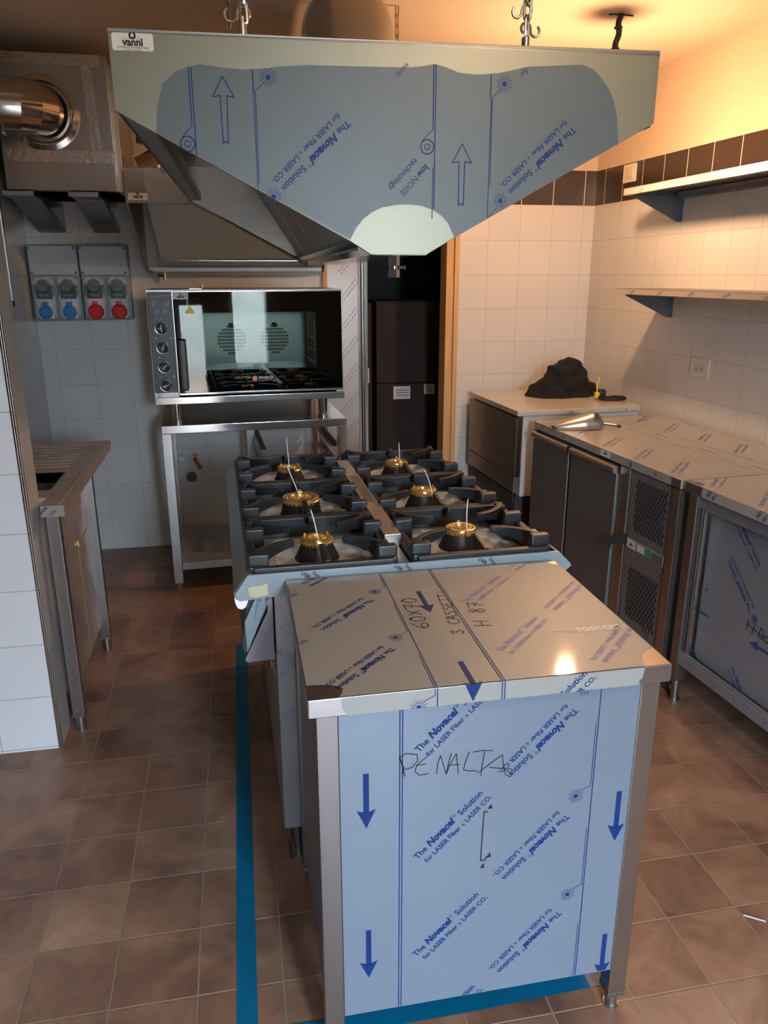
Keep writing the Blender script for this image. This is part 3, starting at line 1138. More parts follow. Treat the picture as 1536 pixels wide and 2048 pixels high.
yc = [0.208, 0.618, 1.028]
ties = [((0.003, 0.0, 0.902), (-0.002, 0.01, 0.940), (-0.012, 0.02, 0.978)), ((-0.002, 0, 0.902), (-0.02, 0.01, 0.950), (-0.038, 0.03, 1.0)), ((0.0, 0, 0.902), (-0.001, 0.02, 0.950), (-0.004, 0.03, 1.01)),
        ((0.006, -0.05, 0.890), (0.004, -0.03, 0.945), (0.020, 0.0, 0.985)), ((0.016, -0.06, 0.890), (0.016, -0.02, 0.940), (0.0, 0.0, 0.972)), ((0.004, -0.05, 0.895), (0.006, -0.02, 0.940), (0.010, 0.0, 0.975))]
wh = ['front left', 'middle left', 'rear left', 'front right', 'middle right', 'rear right']
gsrc = None
n = 0
for ci, cx in enumerate((0.195, 0.605)):
    for ri in range(3):
        y = yc[ri] + (0.004 if ci else 0.0)
        pn = pan_bm(cx, y)
        pn.out('drip_tray', [mat('tray_film', (0.60, 0.70, 0.78), 0.25, 0.0) if n == 0 else bpy.data.materials['tray_film'], mat('tray_film_inner', (0.52, 0.61, 0.70), 0.2, 0.1) if n == 0 else bpy.data.materials['tray_film_inner']], rg)
        burner(rg, cx, y, (ci == 0 and ri == 1), 0.5 + n)
        if gsrc is None:
            gsrc = grate().out('pan_grate', IRON)
            g = gsrc
        else:
            g = gsrc.copy()
            COL.objects.link(g)
        wm = Matrix.Translation(RG0) @ Matrix.Rotation(math.radians(1.1), 4, 'Z') @ Matrix.Translation((cx - 0.003 if ci == 0 else cx + 0.002, yc[ri] + 0.0035, 0))
        g.location = wm.translation
        g.rotation_euler = (0, 0, math.radians(1.1))
        g['group'] = 'cast iron pan grates on the gas range'
        g['category'] = 'grate'
        g['label'] = 'black cast iron pan grate over the %s burner of the gas range' % wh[n]
        a, m_, c = ties[n]
        t = B()
        pts = arc2(a, m_, c, 10)
        t.tube([(cx + p[0], y + p[1], p[2]) for p in pts], [0.0016] * 10 + [0.0012], 6)
        for v in t.bm.verts:
            v.co = Matrix.Translation(RG0) @ Matrix.Rotation(math.radians(1.1), 4, 'Z') @ v.co
        tg = t.out('cable_tie', NYLON)
        tag(tg, 'white nylon cable tie sticking up from the %s brass burner cap' % wh[n], 'cable tie', 'cable ties on the burners')
        n += 1

# ------------------------------------------------------------ island hood
HO = Vector((0.355, 1.68, 0))
HA = -0.024
hd = thing('island_hood', 'large V-shaped stainless extraction hood hanging on chains above the gas range', 'extraction hood', HO, HA)
hd['label'] = 'large V-shaped stainless extraction hood with blue-grey film, hanging on chains above the range'
HL = 1.92


def hoodface(y0, y1, sc=1.0):
    pts = [(-0.553, 2.022), (-0.553, 1.888), (-0.105, 1.655), (-0.060, 1.628), (0.060, 1.629), (0.117, 1.662), (0.549, 1.894), (0.549, 2.031)]
    w = B()
    w.prism([(x, y0, z) for x, z in pts], (0, y1 - y0, 0), 0, 0.0012)
    return w


w = hoodface(0.0, 0.012)
FRM = ((0, 0, 0), XA, XZ)
filmP = [(-0.479, 1.851), (-0.475, 1.892), (-0.461, 1.936), (-0.437, 1.957), (-0.415, 1.966), (-0.389, 1.972), (-0.349, 1.968), (-0.305, 1.966), (-0.271, 1.969), (-0.234, 1.974), (-0.185, 1.978), (-0.10, 1.979), (0.018, 1.981), (0.045, 1.984), (0.069, 1.989), (0.090, 1.985), (0.121, 1.975), (0.159, 1.973), (0.206, 1.978), (0.263, 1.991), (0.38, 1.999), (0.405, 1.991), (0.422, 1.977), (0.442, 1.956), (0.456, 1.931), (0.464, 1.905), (0.467, 1.884), (0.472, 1.8535), (0.118, 1.6635), (0.104, 1.692), (0.088, 1.707), (0.069, 1.718), (0.048, 1.725), (0.025, 1.7275), (-0.005, 1.727), (-0.038, 1.721), (-0.058, 1.712), (-0.076, 1.699), (-0.092, 1.681), (-0.105, 1.6575)]
w.ink(FRM, [filmP[::-1]], 1, None, 0.0006)
# top gloss limit of the film as convex boxes for clipping
P = []
c1 = (-0.46, 0.45, 1.60, 1.99)
for x, z0, z1 in ((-0.411, 1.867, 1.966), (-0.406, 1.808, 1.966), (-0.290, 1.925, 1.966), (0.068, 1.87, 1.988), (0.0725, 1.72, 1.988), (0.187, 1.93, 1.974)):
    P.append(seg(x, z0, x, z1, 0.0022))
P.append(seg(-0.287, 1.762, -0.2865, 1.930, 0.0017))
P.append(seg(-0.290, 1.752, -0.290, 1.966, 0.0017))
P.append(seg(0.189, 1.702, 0.189, 1.93, 0.0017))
P.append(seg(0.192, 1.766, 0.191, 1.932, 0.0017))
P.append(seg(0.069, 1.70, 0.069, 1.80, 0.0017))
P += stroke([(-0.2865, 1.930), (-0.270, 1.944)], 0.0014) + stroke([(0.191, 1.932), (0.207, 1.948)], 0.0014) + stroke([(0.190, 1.703), (0.207, 1.722)], 0.0014)
for cx, cz, lx, lz in ((-0.4215, 1.833, -0.410, 1.867), (0.0565, 1.838, 0.068, 1.870)):
    for r, wd in ((0.0135, 0.0022), (0.0055, 0.0016)):
        ring = [(cx + r * math.cos(2 * PI * k / 24), cz + r * math.sin(2 * PI * k / 24)) for k in range(25)]
        P += stroke(ring, wd)
    P += stroke([(cx - 0.010, cz + 0.010), (cx - 0.004, cz + 0.018), (lx, lz)], 0.0016)
for x, z in ((-0.261, 1.954), (0.2155, 1.958)):
    P += sun(x, z, 0.0175)
P += [q for q in sun(-0.259, 1.739, 0.0175)]
P += sun(0.2165, 1.737, 0.0175)
for x, z in ((-0.348, 1.953), (0.1305, 1.845)):
    o_ = [(x, z), (x + .0205, z - .036), (x + .0065, z - .0335), (x + .005, z - .118), (x, z - .1135), (x - .005, z - .118), (x - .0065, z - .0335), (x - .0205, z - .036), (x, z)]
    P += stroke(o_, 0.0022)
NV = nova(2)
P += xf(NV, -0.1085, 1.884, math.radians(223), 0.186)
P += xf(NV, 0.368, 1.884, math.radians(223), 0.186)
P += text('low', 0.053, 1.806, 0.028, math.radians(226), 0.03) + text('NOISE', 0.032, 1.784, 0.047, math.radians(226))
P += text('technology', 0.030, 1.817, 0.080, math.radians(226), 0.012)
P += text('NOISE', 0.012, 1.990, 0.030, math.radians(226)) + text('for', 0.259, 1.989, 0.018, math.radians(222), 0.012)
fp_clip = [q for q in P if all(p[1] < 1.99 for p in q)]
hood_keep = []
for q in fp_clip:
    # diagonal lower edges of the film
    q = clippoly(q, [(-0.60, 1.908), (-0.10, 1.648), (0.12, 1.663), (0.60, 1.921), (0.60, 1.992), (-0.60, 1.992)])
    if len(q) >= 3:
        hood_keep.append(q)
w.ink(FRM, hood_keep, 2, None, 0.0010)
# maker's label
rr = []
for cx, cz, a0 in ((-0.4755, 2.0155, 0), (-0.5425, 2.0150, PI / 2), (-0.5425, 1.9935, PI), (-0.4755, 1.9940, 1.5 * PI)):
    rr += [(cx + 0.004 * math.cos(a0 + k * PI / 8), cz + 0.004 * math.sin(a0 + k * PI / 8)) for k in range(5)]
w.ink(FRM, [rr], 3, None, 0.0006)


def vanni(x, z, wd, sub=True):
    P = text('vanni', x - wd * 0.25, z, wd * 0.5, 0, 0.045)
    P += [seg(x - wd * 0.25, z + wd * 0.155, x + wd * 0.25, z + wd * 0.155, wd * 0.007)]
    r = wd * 0.065
    cz = z + wd * 0.225
    ring = [(x + r * math.cos(a), cz + r * math.sin(a)) for a in [math.radians(d) for d in range(120, 421, 20)]]
    P += stroke(ring, r * 0.7)
    if sub:
        P += text('ATTREZZATURE ALBERGHIERE', x - wd * 0.39, z - wd * 0.065, wd * 0.78, 0, 0.01, res=1)
        P += text('vendita e assistenza', x - wd * 0.21, z - wd * 0.115, wd * 0.42, 0, 0.01, res=1)
    return P


w.ink(FRM, vanni(-0.509, 1.9985, 0.074), 4, None, 0.0010)
w.out('end_panel', [mat('hood_steel', (0.205, 0.195, 0.145), 0.42, 0.7, noise=0.06, nscale=4, bump=0.03, bscale=7, stretch=(1, 1, 14)), FILMH, INK, PAPER, INKK], hd)
w = hoodface(HL - 0.012, HL)
w.tube([(-0.553, HL - 0.016, 1.886), (-0.105, HL - 0.016, 1.653), (-0.06, HL - 0.016, 1.626)], 0.006, 8, 1)
w.out('end_panel', [STEELD, STEELP], hd)
for s in (-1, 1):
    w = B()
    x = -0.549 if s < 0 else 0.545
    w.box(x - 0.003, x + 0.003, 0.012, HL - 0.012, 1.888, 2.024)
    w.box(min(x, x - s * 0.045), max(x, x - s * 0.045), 0.012, HL - 0.012, 1.888, 1.892)
    w.box(x - s * 0.045 - 0.002, x - s * 0.045 + 0.002, 0.012, HL - 0.012, 1.888, 1.915)
    w.out('side_wall', [STEELD], hd)
w = B()
w.box(-0.553, 0.549, 0, HL, 2.020, 2.026)
w.out('top_plate', STEELD, hd)
for s in (-1, 1):
    w = B()
    x0, z0 = s * 0.072, 1.645
    x1, z1 = s * 0.30, 1.985
    nrm = Vector((-(z1 - z0), 0, (x1 - x0))).normalized() * (0.012 if s < 0 else -0.012)
    for k in range(4):
        ya = 0.03 + k * 0.465
        w.prism([(x0, ya, z0), (x1, ya, z1), (x1 + nrm.x, ya, z1 + nrm.z), (x0 + nrm.x, ya, z0 + nrm.z)], (0, 0.45, 0), 0)
        for j in range(15):
            yy = ya + 0.02 + j * 0.0285
            w.prism([(x0 + (x1 - x0) * .04, yy, z0 + (z1 - z0) * .04), (x0 + (x1 - x0) * .94, yy, z0 + (z1 - z0) * .94),
                     (x0 + (x1 - x0) * .94 - nrm.x, yy, z0 + (z1 - z0) * .94 - nrm.z), (x0 + (x1 - x0) * .04 - nrm.x, yy, z0 + (z1 - z0) * .04 - nrm.z)], (0, 0.014, 0), 0, 0.002)
    w.out('baffle_filter', STEELD, hd)
w = B()
w.prism([(-0.105, 0.012, 1.655), (-0.06, 0.012, 1.628), (0.06, 0.012, 1.628), (0.117, 0.012, 1.662), (0.112, 0.012, 1.664), (0.058, 0.012, 1.632), (-0.058, 0.012, 1.632), (-0.10, 0.012, 1.658)], (0, HL - 0.03, 0), 0)
w.out('grease_trough', STEELP, hd)
w = B()
w.cyl((-0.004, 0.045, 1.628), (-0.004, 0.045, 1.606), 0.0125, seg=6)
w.cyl((-0.004, 0.045, 1.606), (-0.004, 0.045, 1.598), 0.010, seg=16)
w.cyl((-0.004, 0.045, 1.600), (-0.004, 0.045, 1.582), 0.0125, seg=6)
w.cyl((0.004, 0.045, 1.603), (0.018, 0.045, 1.603), 0.004, seg=10, mi=1)
w.box(0.016, 0.020, 0.035, 0.055, 1.599, 1.607, 1, 0.001)
w.out('drain_tap', [STEELP, BLACK], hd)
for x, y in ((-0.305, 0.035), (0.268, 0.035), (-0.305, 1.70), (0.340, 1.70)):
    w = B()
    w.cyl((x, y, 2.024), (x, y, 2.052), 0.008, seg=18)
    w.box(x - 0.0035, x + 0.0035, y - 0.002, y + 0.002, 2.05, 2.066, 0, 0.001)
    w.out('hanging_stud', STEELD, hd)


def chain(x, y, z0, z1, r, pitch, name_mat, label, spin=0.0, tilt=(0, 0)):
    root = thing('hanging_chain', label, 'chain', (x, y, z0), 0, 'chains holding the island hood')
    n = int((z1 - z0) / pitch)
    pitch = (z1 - z0) / n
    w = B()
    for i in range(n):
        zc = pitch * (i + 0.5)
        a = spin + (PI / 2 if i % 2 else 0)
        L_ = pitch * 0.62
        R_ = r * 2.3
        pts = []
        for k in range(16):
            t = 2 * PI * k / 16
            px = R_ * math.cos(t)
            pz = (L_ - R_) * (1 if math.sin(t) >= 0 else -1) + R_ * math.sin(t)
            pts.append((px * math.cos(a), px * math.sin(a), zc + pz))
        w.tube(pts, r, 6, closed=True)
    w.out('links', name_mat, root)
    return root


def shook(root, z, s, flip, m):
    w = B()
    pts = []
    for k in range(13):
        t = math.radians(-60 + 240 * k / 12)
        pts.append((s * math.cos(t) * flip, 0.006, z + s + s * math.sin(t)))
    for k in range(1, 13):
        t = math.radians(0 - 240 * k / 12)
        pts.append((-s * flip - s * flip + s * math.cos(t) * flip + 0.0, 0.006, z + s + s * math.sin(t) - 0.004))
    w.tube(pts, 0.0028, 8)
    w.out('hook', m, root)


ZN = mat('zinc_chain', (0.42, 0.43, 0.42), 0.3, 1.0)
GD = mat('gilded_chain', (0.50, 0.36, 0.20), 0.3, 1.0)
c1_ = chain(0.054, 1.722, 2.056, 2.59, 0.0030, 0.030, ZN, 'zinc chain holding the front left corner of the island hood', 0.3)
shook(c1_, 0.004, 0.012, 1, ZN)
c2_ = chain(0.625, 1.708, 2.056, 2.59, 0.0030, 0.030, ZN, 'zinc chain with open hooks holding the front right corner of the island hood', 0.8)
shook(c2_, 0.004, 0.010, -1, ZN)
shook(c2_, 0.036, 0.010, 1, ZN)
chain(0.050, 3.38, 2.056, 2.59, 0.0032, 0.034, GD, 'thin bronze coloured chain at the rear left of the island hood', 0.2)
chain(0.700, 3.38, 2.056, 2.59, 0.0032, 0.034, GD, 'thin chain at the rear of the island hood right of the duct elbow', 0.5)
# duct elbow on the hood
de = thing('duct_elbow', 'domed metal duct elbow rising from the top of the island hood', 'duct', (0.440, 2.82, 2.027))
w = B()
RD_ = 0.145
secs = 6
dirv = Vector((0.02, 1.0, 0)).normalized()
R0 = 0.19


def ell(t):
    return Vector((0, 0, 0.17)) + dirv * (R0 - R0 * math.cos(t)) + Vector((0, 0, R0 * math.sin(t)))


rings = []
w.cyl((0, 0, 0), (0, 0, 0.17), RD_, seg=40, caps=False)
w.cyl((0, 0, 0), (0, 0, 0.02), RD_ + 0.006, seg=40)
for k in range(secs + 1):
    t = PI / 2 * k / secs
    c = ell(t)
    d = (dirv * math.sin(t) + Vector((0, 0, math.cos(t))))
    side = dirv.cross(Vector((0, 0, 1)))
    up = side.cross(d)
    rings.append([w.bm.verts.new(c + side * RD_ * math.cos(2 * PI * j / 40) + up * RD_ * math.sin(2 * PI * j / 40)) for j in range(40)])
for A_, C_ in zip(rings, rings[1:]):
    for j in range(40):
        w.bm.faces.new((A_[j], A_[(j + 1) % 40], C_[(j + 1) % 40], C_[j]))
e = ell(PI / 2)
w.cyl(e, e + dirv * 0.9, RD_, seg=40)
w.cyl(e - dirv * 0.01, e + dirv * 0.03, RD_ + 0.008, seg=40)
w.out('elbow', mat('duct_steel', (0.46, 0.42, 0.36), 0.32, 0.9), de, smooth=20)

# ------------------------------------------------------------ wall hood above the oven
wh_ = thing('wall_hood', 'stainless wall-mounted extraction hood on the back wall above the combi oven', 'extraction hood', (0.04, 3.92, 0), 0)
for x in (-0.484, 0.484):
    w = B()
    w.prism([(x - 0.003, 0, 2.05), (x - 0.003, 0, 1.908), (x - 0.003, 0.02, 1.90), (x - 0.003, 0.66, 1.60), (x - 0.003, 0.70, 1.60), (x - 0.003, 0.70, 2.05)], (0.006, 0, 0), 0)
    w.out('end_panel', STEELD, wh_)
w = B()
w.box(-0.487, 0.487, -0.002, 0.002, 1.905, 2.05, 0, 0.001)
w.ink(((-0.487, -0.002, 0), XA, XZ), [[(0.006, 1.915), (0.100, 1.915), (0.095, 1.96), (0.085, 2.0), (0.090, 2.048), (0.002, 2.048)]], 1, None, 0.0006)
w.ink(((-0.487, -0.002, 0), XA, XZ), [[(0.010, 1.913), (0.098, 1.913), (0.097, 1.943), (0.012, 1.943)]], 2, None, 0.0009)
w.ink(((-0.487, -0.002, 0), XA, XZ), vanni(0.055, 1.922, 0.085, False) + text('THE', 0.155, 2.045, 0.03, math.radians(-45), 0.02), 3, None, 0.0013)
w.box(-0.487, 0.487, -0.002, 0.045, 1.902, 1.906)
w.box(-0.487, 0.487, 0.043, 0.047, 1.902, 1.93)
w.out('front_panel', [mat('wallhood_film', (0.30, 0.27, 0.24), 0.3, 0.7), STEELP, PAPER, INKK], wh_)
w = B()
w.prism([(-0.40, 0.05, 1.925), (0.42, 0.05, 1.925), (0.42, 0.60, 1.665), (-0.40, 0.60, 1.665)], (0, 0.004, 0.008), 0)
w.out('filter_panel', [mat('pale_sheet', (0.66, 0.74, 0.74), 0.25, 0.1)], wh_)
w = B()
w.box(-0.47, 0.47, 0.62, 0.70, 1.602, 1.625, 0, 0.002)
w.box(-0.40, 0.42, 0.585, 0.60, 1.655, 1.668, 1, 0.003)
w.cyl((-0.46, 0.64, 1.612), (-0.46, 0.61, 1.600), 0.010, seg=12, mi=1)
w.box(-0.487, 0.487, 0.10, 0.697, 2.046, 2.05)
w.out('grease_gutter', [STEELD, STEELP], wh_)
# crumpled foil hose above it
fh = B()
pts = [(-0.40 + 0.20 * math.sin(t * 1.6), 4.25 + 0.02 * t, 2.06 + 0.12 * t) for t in [i / 11 * 1.9 for i in range(12)]]
fh.tube(pts, [0.085 + 0.006 * ((i * 7) % 3 - 1) for i in range(12)], 20)
tag(fh.out('flexible_hose', HOSEF), 'crumpled aluminium foil hose on top of the wall hood, brown reflections put into its colour', 'hose')

# ------------------------------------------------------------ fan box with round duct, on wall brackets
fx = thing('fan_box', 'large sheet metal fan box with foil tape seams, high on the back wall', 'fan box', (-0.72, 3.95, 1.952))
w = B()
w.box(-0.235, 0.239, 0.0, 0.60, 0.0, 0.545, 0, 0.003)
w.box(-0.235, 0.262, 0.05, 0.60, -0.0, 0.50, 1, 0.002)
w.out('casing', [GALV, mat('casing_side', (0.50, 0.43, 0.36), 0.3, 0.9)], fx)
w = B()
w.box(-0.235, 0.215, -0.004, 0.0, 0.503, 0.548)
w.box(0.150, 0.190, -0.005, 0.0, 0.165, 0.51, 0, 0, Matrix.Rotation(math.radians(-2), 4, 'Y'))
w.box(-0.215, 0.243, -0.006, 0.0, 0.115, 0.165)
w.out('foil_tape', FOIL, fx)
w = B()
w.lathe([(0.155, 0.0), (0.155, 0.004), (0.128, 0.014), (0.122, 0.03)], seg=44, mtx=Matrix.Translation((-0.045, -0.001, 0.315)) @ Matrix.Rotation(PI / 2, 4, 'X'))
w.lathe([(0.134, 0.006), (0.132, 0.016), (0.126, 0.016)], seg=44, mtx=Matrix.Translation((-0.045, -0.001, 0.315)) @ Matrix.Rotation(PI / 2, 4, 'X'))
w.out('duct_collar', DUCT, fx)
w = B()
# elbow from the collar, turning to the left
cx, cz, r = -0.045, 0.315, 0.108
for a0, a1 in ((0, 22.5), (22.5, 45), (45, 67.5), (67.5, 90)):
    R1 = 0.125
    ringA = []
    ringB = []
    for ang, ring in ((a0, ringA), (a1, ringB)):
        t = math.radians(ang)
        c = Vector((cx - R1 + R1 * math.cos(t), -0.02 - R1 * math.sin(t), cz))
        d = Vector((-math.sin(t), -math.cos(t), 0))
        sd = Vector((math.cos(t), -math.sin(t), 0))
        for j in range(40):
            ring.append(w.bm.verts.new(c + sd * r * math.cos(2 * PI * j / 40) + Vector((0, 0, 1)) * r * math.sin(2 * PI * j / 40)))
    for j in range(40):
        w.bm.faces.new((ringA[j], ringA[(j + 1) % 40], ringB[(j + 1) % 40], ringB[j]))
w.cyl((cx, 0, cz), (cx, -0.02, cz), r, seg=40, caps=False)
w.cyl((cx - 0.125, -0.145, cz), (cx - 0.55, -0.145, cz - 0.03), r, seg=40)
w.tube([(cx - 0.135, -0.145 + (r + .004) * math.cos(2 * PI * k / 40), cz + (r + .004) * math.sin(2 * PI * k / 40)) for k in range(40)], 0.006, 6, closed=True)
w.out('elbow_duct', DUCT, fx, smooth=20)
for gi, (x, lb) in enumerate(((-0.915, 'left'), (-0.635, 'right'))):
    br = thing('wall_bracket', 'steel wall bracket under the fan box, the %s of the pair above the socket boxes' % lb, 'bracket', (x, BW, 1.95), 0, 'brackets under the fan box')
    w = B()
    w.box(-0.065, 0.065, -0.66, 0, -0.022, -0.001, 0, 0.002)
    w.out('arm', SHELFB, br)
    w = B()
    w.box(0.058, 0.065, -0.035, 0, -0.145, -0.02)
    w.box(-0.065, 0.065, -0.004, 0, -0.145, -0.02)
    w.out('wall_plate', SHELFB, br)
    w = B()
    for s in (-0.065, 0.062):
        w.prism([(s, -0.004, -0.145), (s, -0.03, -0.145), (s, -0.50, -0.022), (s, -0.46, -0.022), (s, -0.004, -0.12)], (0.003, 0, 0))
    w.prism([(-0.062, -0.03, -0.1455), (0.062, -0.03, -0.1455), (0.062, -0.50, -0.023), (-0.062, -0.50, -0.023)], (0, 0, -0.003))
    w.out('strut', STEEL if gi else SHELFB, br)

# ------------------------------------------------------------ socket boxes
def sockbox(x0, colr, label, cname):
    t = thing('socket_box', label, 'socket box', (x0, BW, 1.352), 0, 'interlocked socket boxes on the back wall')
    w = B()
    w.box(0, 0.252, -0.085, 0, 0, 0.388, 0, 0.008)
    w.out('housing', mat('housing_' + cname, (0.20, 0.225, 0.235), 0.45), t)
    w = B()
    w.box(0.006, 0.246, -0.096, -0.085, 0.235, 0.382, 0, 0.004)
    for sx in (0.016, 0.236):
        for sz in (0.246, 0.371):
            w.cyl((sx, -0.0975, sz), (sx, -0.095, sz), 0.006, seg=12, mi=1)
    w.out('cover', [GREYP, BLACK], t)
    for k, cx in enumerate((0.066, 0.187)):
        w = B()
        w.box(cx - 0.052, cx + 0.052, -0.098, -0.085, 0.008, 0.225, 0, 0.004)
        for sx in (-0.044, 0.044):
            for sz in (0.015, 0.217):
                w.cyl((cx + sx, -0.0995, sz), (cx + sx, -0.097, sz), 0.004, seg=10, mi=1)
        u = w.out('socket', [GREYP, BLACK], t)
        w = B()
        w.box(cx - 0.040, cx + 0.040, -0.106, -0.097, 0.115, 0.180, 0, 0.003)
        w.box(cx - 0.026, cx + 0.026, -0.110, -0.105, 0.122, 0.140, 1, 0.002)
        w.cyl((cx, -0.098, 0.182), (cx, -0.122, 0.182), 0.032, 0.030, 28, 1)
        w.box(cx - 0.027, cx + 0.027, -0.130, -0.120, 0.176, 0.188, 1, 0.002, Matrix.Translation((cx, 0, 0.182)) @ Matrix.Rotation(0.7, 4, 'Y') @ Matrix.Translation((-cx, 0, -0.182)))
        for s in (-1, 1):
            w.box(cx + s * 0.044 - 0.006, cx + s * 0.044 + 0.006, -0.108, -0.098, 0.13, 0.185, 1, 0.002)
        w.out('switch', [BLACK, GREYD], u)
        w = B()
        w.box(cx - 0.040, cx + 0.040, -0.104, -0.097, 0.010, 0.110, 0, 0.004)
        w.out('socket_face', GREYL, u)
        w = B()
        r = 0.034 if cname == 'blue' else 0.040
        mt = Matrix.Translation((cx, -0.104, 0.046)) @ Matrix.Rotation(PI / 2 + 0.12, 4, 'X')
        w.lathe([(0, 0.026), (r * 0.8, 0.025), (r, 0.018), (r, 0.0), (0, 0)], seg=36, mtx=mt)
        w.box(cx - 0.014, cx + 0.014, -0.126, -0.104, 0.070, 0.098, 0, 0.003)
        w.out('flap', colr, u)
    return t


sockbox(-1.043, BLUEP, 'grey socket box with two blue flap covers, left of the pair on the back wall', 'blue')
sockbox(-0.788, REDP, 'grey socket box with two red flap covers, next to the oven on the back wall', 'red')

# ------------------------------------------------------------ oven stand
SA = math.radians(2.6)
SO = Vector((-0.375, 3.86, 0))
st = thing('oven_stand', 'open stainless stand with runners and a solid bottom shelf, carrying the combi oven', 'stand', SO, SA)
SW, SD = 0.925, 0.66
w = B()
w.box(0, SW, 0, SD, 0.838, 0.878, 0, 0.003)
w.out('top', [STEELP], st)
for x in (0.0, SW - 0.045):
    for y in (0.0, SD - 0.045):
        w = B()
        w.box(x, x + 0.045, y, y + 0.045, 0.045, 0.838, 0, 0.002)
        lg = w.out('leg', STEELP if y == 0 else STEEL, st)
        w = B()
        w.cyl((x + 0.022, y + 0.022, 0.0), (x + 0.022, y + 0.022, 0.045), 0.014, seg=14)
        w.cyl((x + 0.022, y + 0.022, 0.038), (x + 0.022, y + 0.022, 0.045), 0.021, seg=14)
        w.out('foot', STEELD, lg)
w = B()
w.box(0.045, SW - 0.045, 0.002, 0.03, 0.118, 0.158, 0, 0.002)
w.out('front_rail', STEEL, st)
w = B()
w.box(0.03, SW - 0.03, 0.03, SD, 0.140, 0.148, 0)
w.ink(((0, 0, 0.148), XA, (0, 1, 0)), [seg(0.115 + .1 * i, 0.03, 0.14 + 0.1 * i, SD, 0.003) for i in (0, 1, 4)] + [seg(0.03, 0.20, SW - .03, 0.20, 0.006)], 1, (0.04, SW - .04, 0.031, SD - .01), 0.0006)
w.out('bottom_shelf', [mat('stand_shelf_sheet', (0.42, 0.40, 0.38), 0.3, 0.6), STEELD], st)
w = B()
w.box(0.43, 0.475, SD - 0.30, SD - 0.26, 0.148, 0.838, 0, 0.002)
w.out('middle_post', STEEL, st)
for x, s in ((0.475, 1), (SW - 0.05, -1)):
    for k in range(6):
        z = 0.25 + k * 0.095
        w = B()
        w.box(min(x, x + s * 0.035), max(x, x + s * 0.035), 0.03, SD - 0.05, z, z + 0.003)
        w.box(x - 0.0015, x + 0.0015, 0.03, SD - 0.05, z, z + 0.03)
        w.out('runner', STEELD, st)

# ------------------------------------------------------------ combi oven
OO = Vector((-0.395, 3.90, 0))
ov = thing('combi_oven', 'black-glass countertop combi oven with four round knobs, standing on the steel stand', 'oven', OO, SA)
OW, OD = 0.935, 0.60
w = B()
w.box(0, OW, 0.03, OD, 0.995, 1.010)
w.box(0, OW, 0.03, OD, 1.512, 1.518)
w.box(0, 0.03, 0.03, OD, 1.01, 1.512)
w.box(OW - 0.03, OW, 0.03, OD, 1.01, 1.512)
w.box(0.03, OW - 0.03, OD - 0.02, OD, 1.01, 1.512)
w.box(0.012, 0.116, 0.03, 0.06, 1.01, 1.512)
w.out('casing', STEEL, ov)
w = B()
w.box(0.0, OW + 0.005, -0.01, OD, 0.977, 1.012, 0, 0.003)
w.out('base_rail', STEELP, ov)
w = B()
w.box(0.004, 0.112, 0.0, 0.03, 1.034, 1.508, 0, 0.004)
w.ink(((0, 0, 0), XA, XZ), [seg(0.012, 1.483, 0.106, 1.498, 0.005), seg(0.07, 1.036, 0.106, 1.046, 0.004)], 2, None, 0.0007)
P = []
for x, z in ((0.034, 1.455), (0.092, 1.455), (0.044, 1.420), (0.080, 1.420)):
    P += stroke([(x - .008, z - .008), (x + .008, z - .008), (x + .008, z + .008), (x - .008, z + .008), (x - .008, z - .008), (x + .004, z + .004)], 0.0012)
for x, z in ((0.035, 1.39), (0.062, 1.388), (0.03, 1.298), (0.098, 1.298), (0.036, 1.205), (0.036, 1.113), (0.099, 1.113)):
    P += stroke([(x - .004, z - .004), (x + .004, z - .003), (x, z + .005), (x - .004, z - .004)], 0.001)
w.ink(((0, 0, 0), XA, XZ), P, 1, None, 0.0007)
w.out('control_panel', [mat('brushed_black', (0.022, 0.022, 0.024), 0.4, 0.0), GREYL, mat('red_protective_strip', (0.40, 0.12, 0.15), 0.4)], ov)
for i, z in enumerate((1.343, 1.252, 1.161, 1.071)):
    k = B()
    k.lathe([(0.030, 0.0), (0.030, 0.003), (0.026, 0.004), (0.025, 0.020), (0.021, 0.024), (0.012, 0.019), (0, 0.018)], seg=36, mtx=Matrix.Translation((0.058, 0, z)) @ Matrix.Rotation(PI / 2, 4, 'X'))
    k.box(0.0555, 0.0605, -0.026, -0.016, z - 0.018, z + 0.018, 0, 0.001, Matrix.Translation((0.058, 0, z)) @ Matrix.Rotation(0.4 * i, 4, 'Y') @ Matrix.Translation((-0.058, 0, -z)))
    k.tube([(0.058 + 0.029 * math.cos(2 * PI * j / 36), -0.003, z + 0.029 * math.sin(2 * PI * j / 36)) for j in range(36)], 0.0016, 6, closed=True, mi=1)
    k.out('knob', [mat('knob_metal', (0.16, 0.16, 0.17), 0.25, 0.8) if i == 0 else bpy.data.materials['knob_metal'], STEELP], ov)
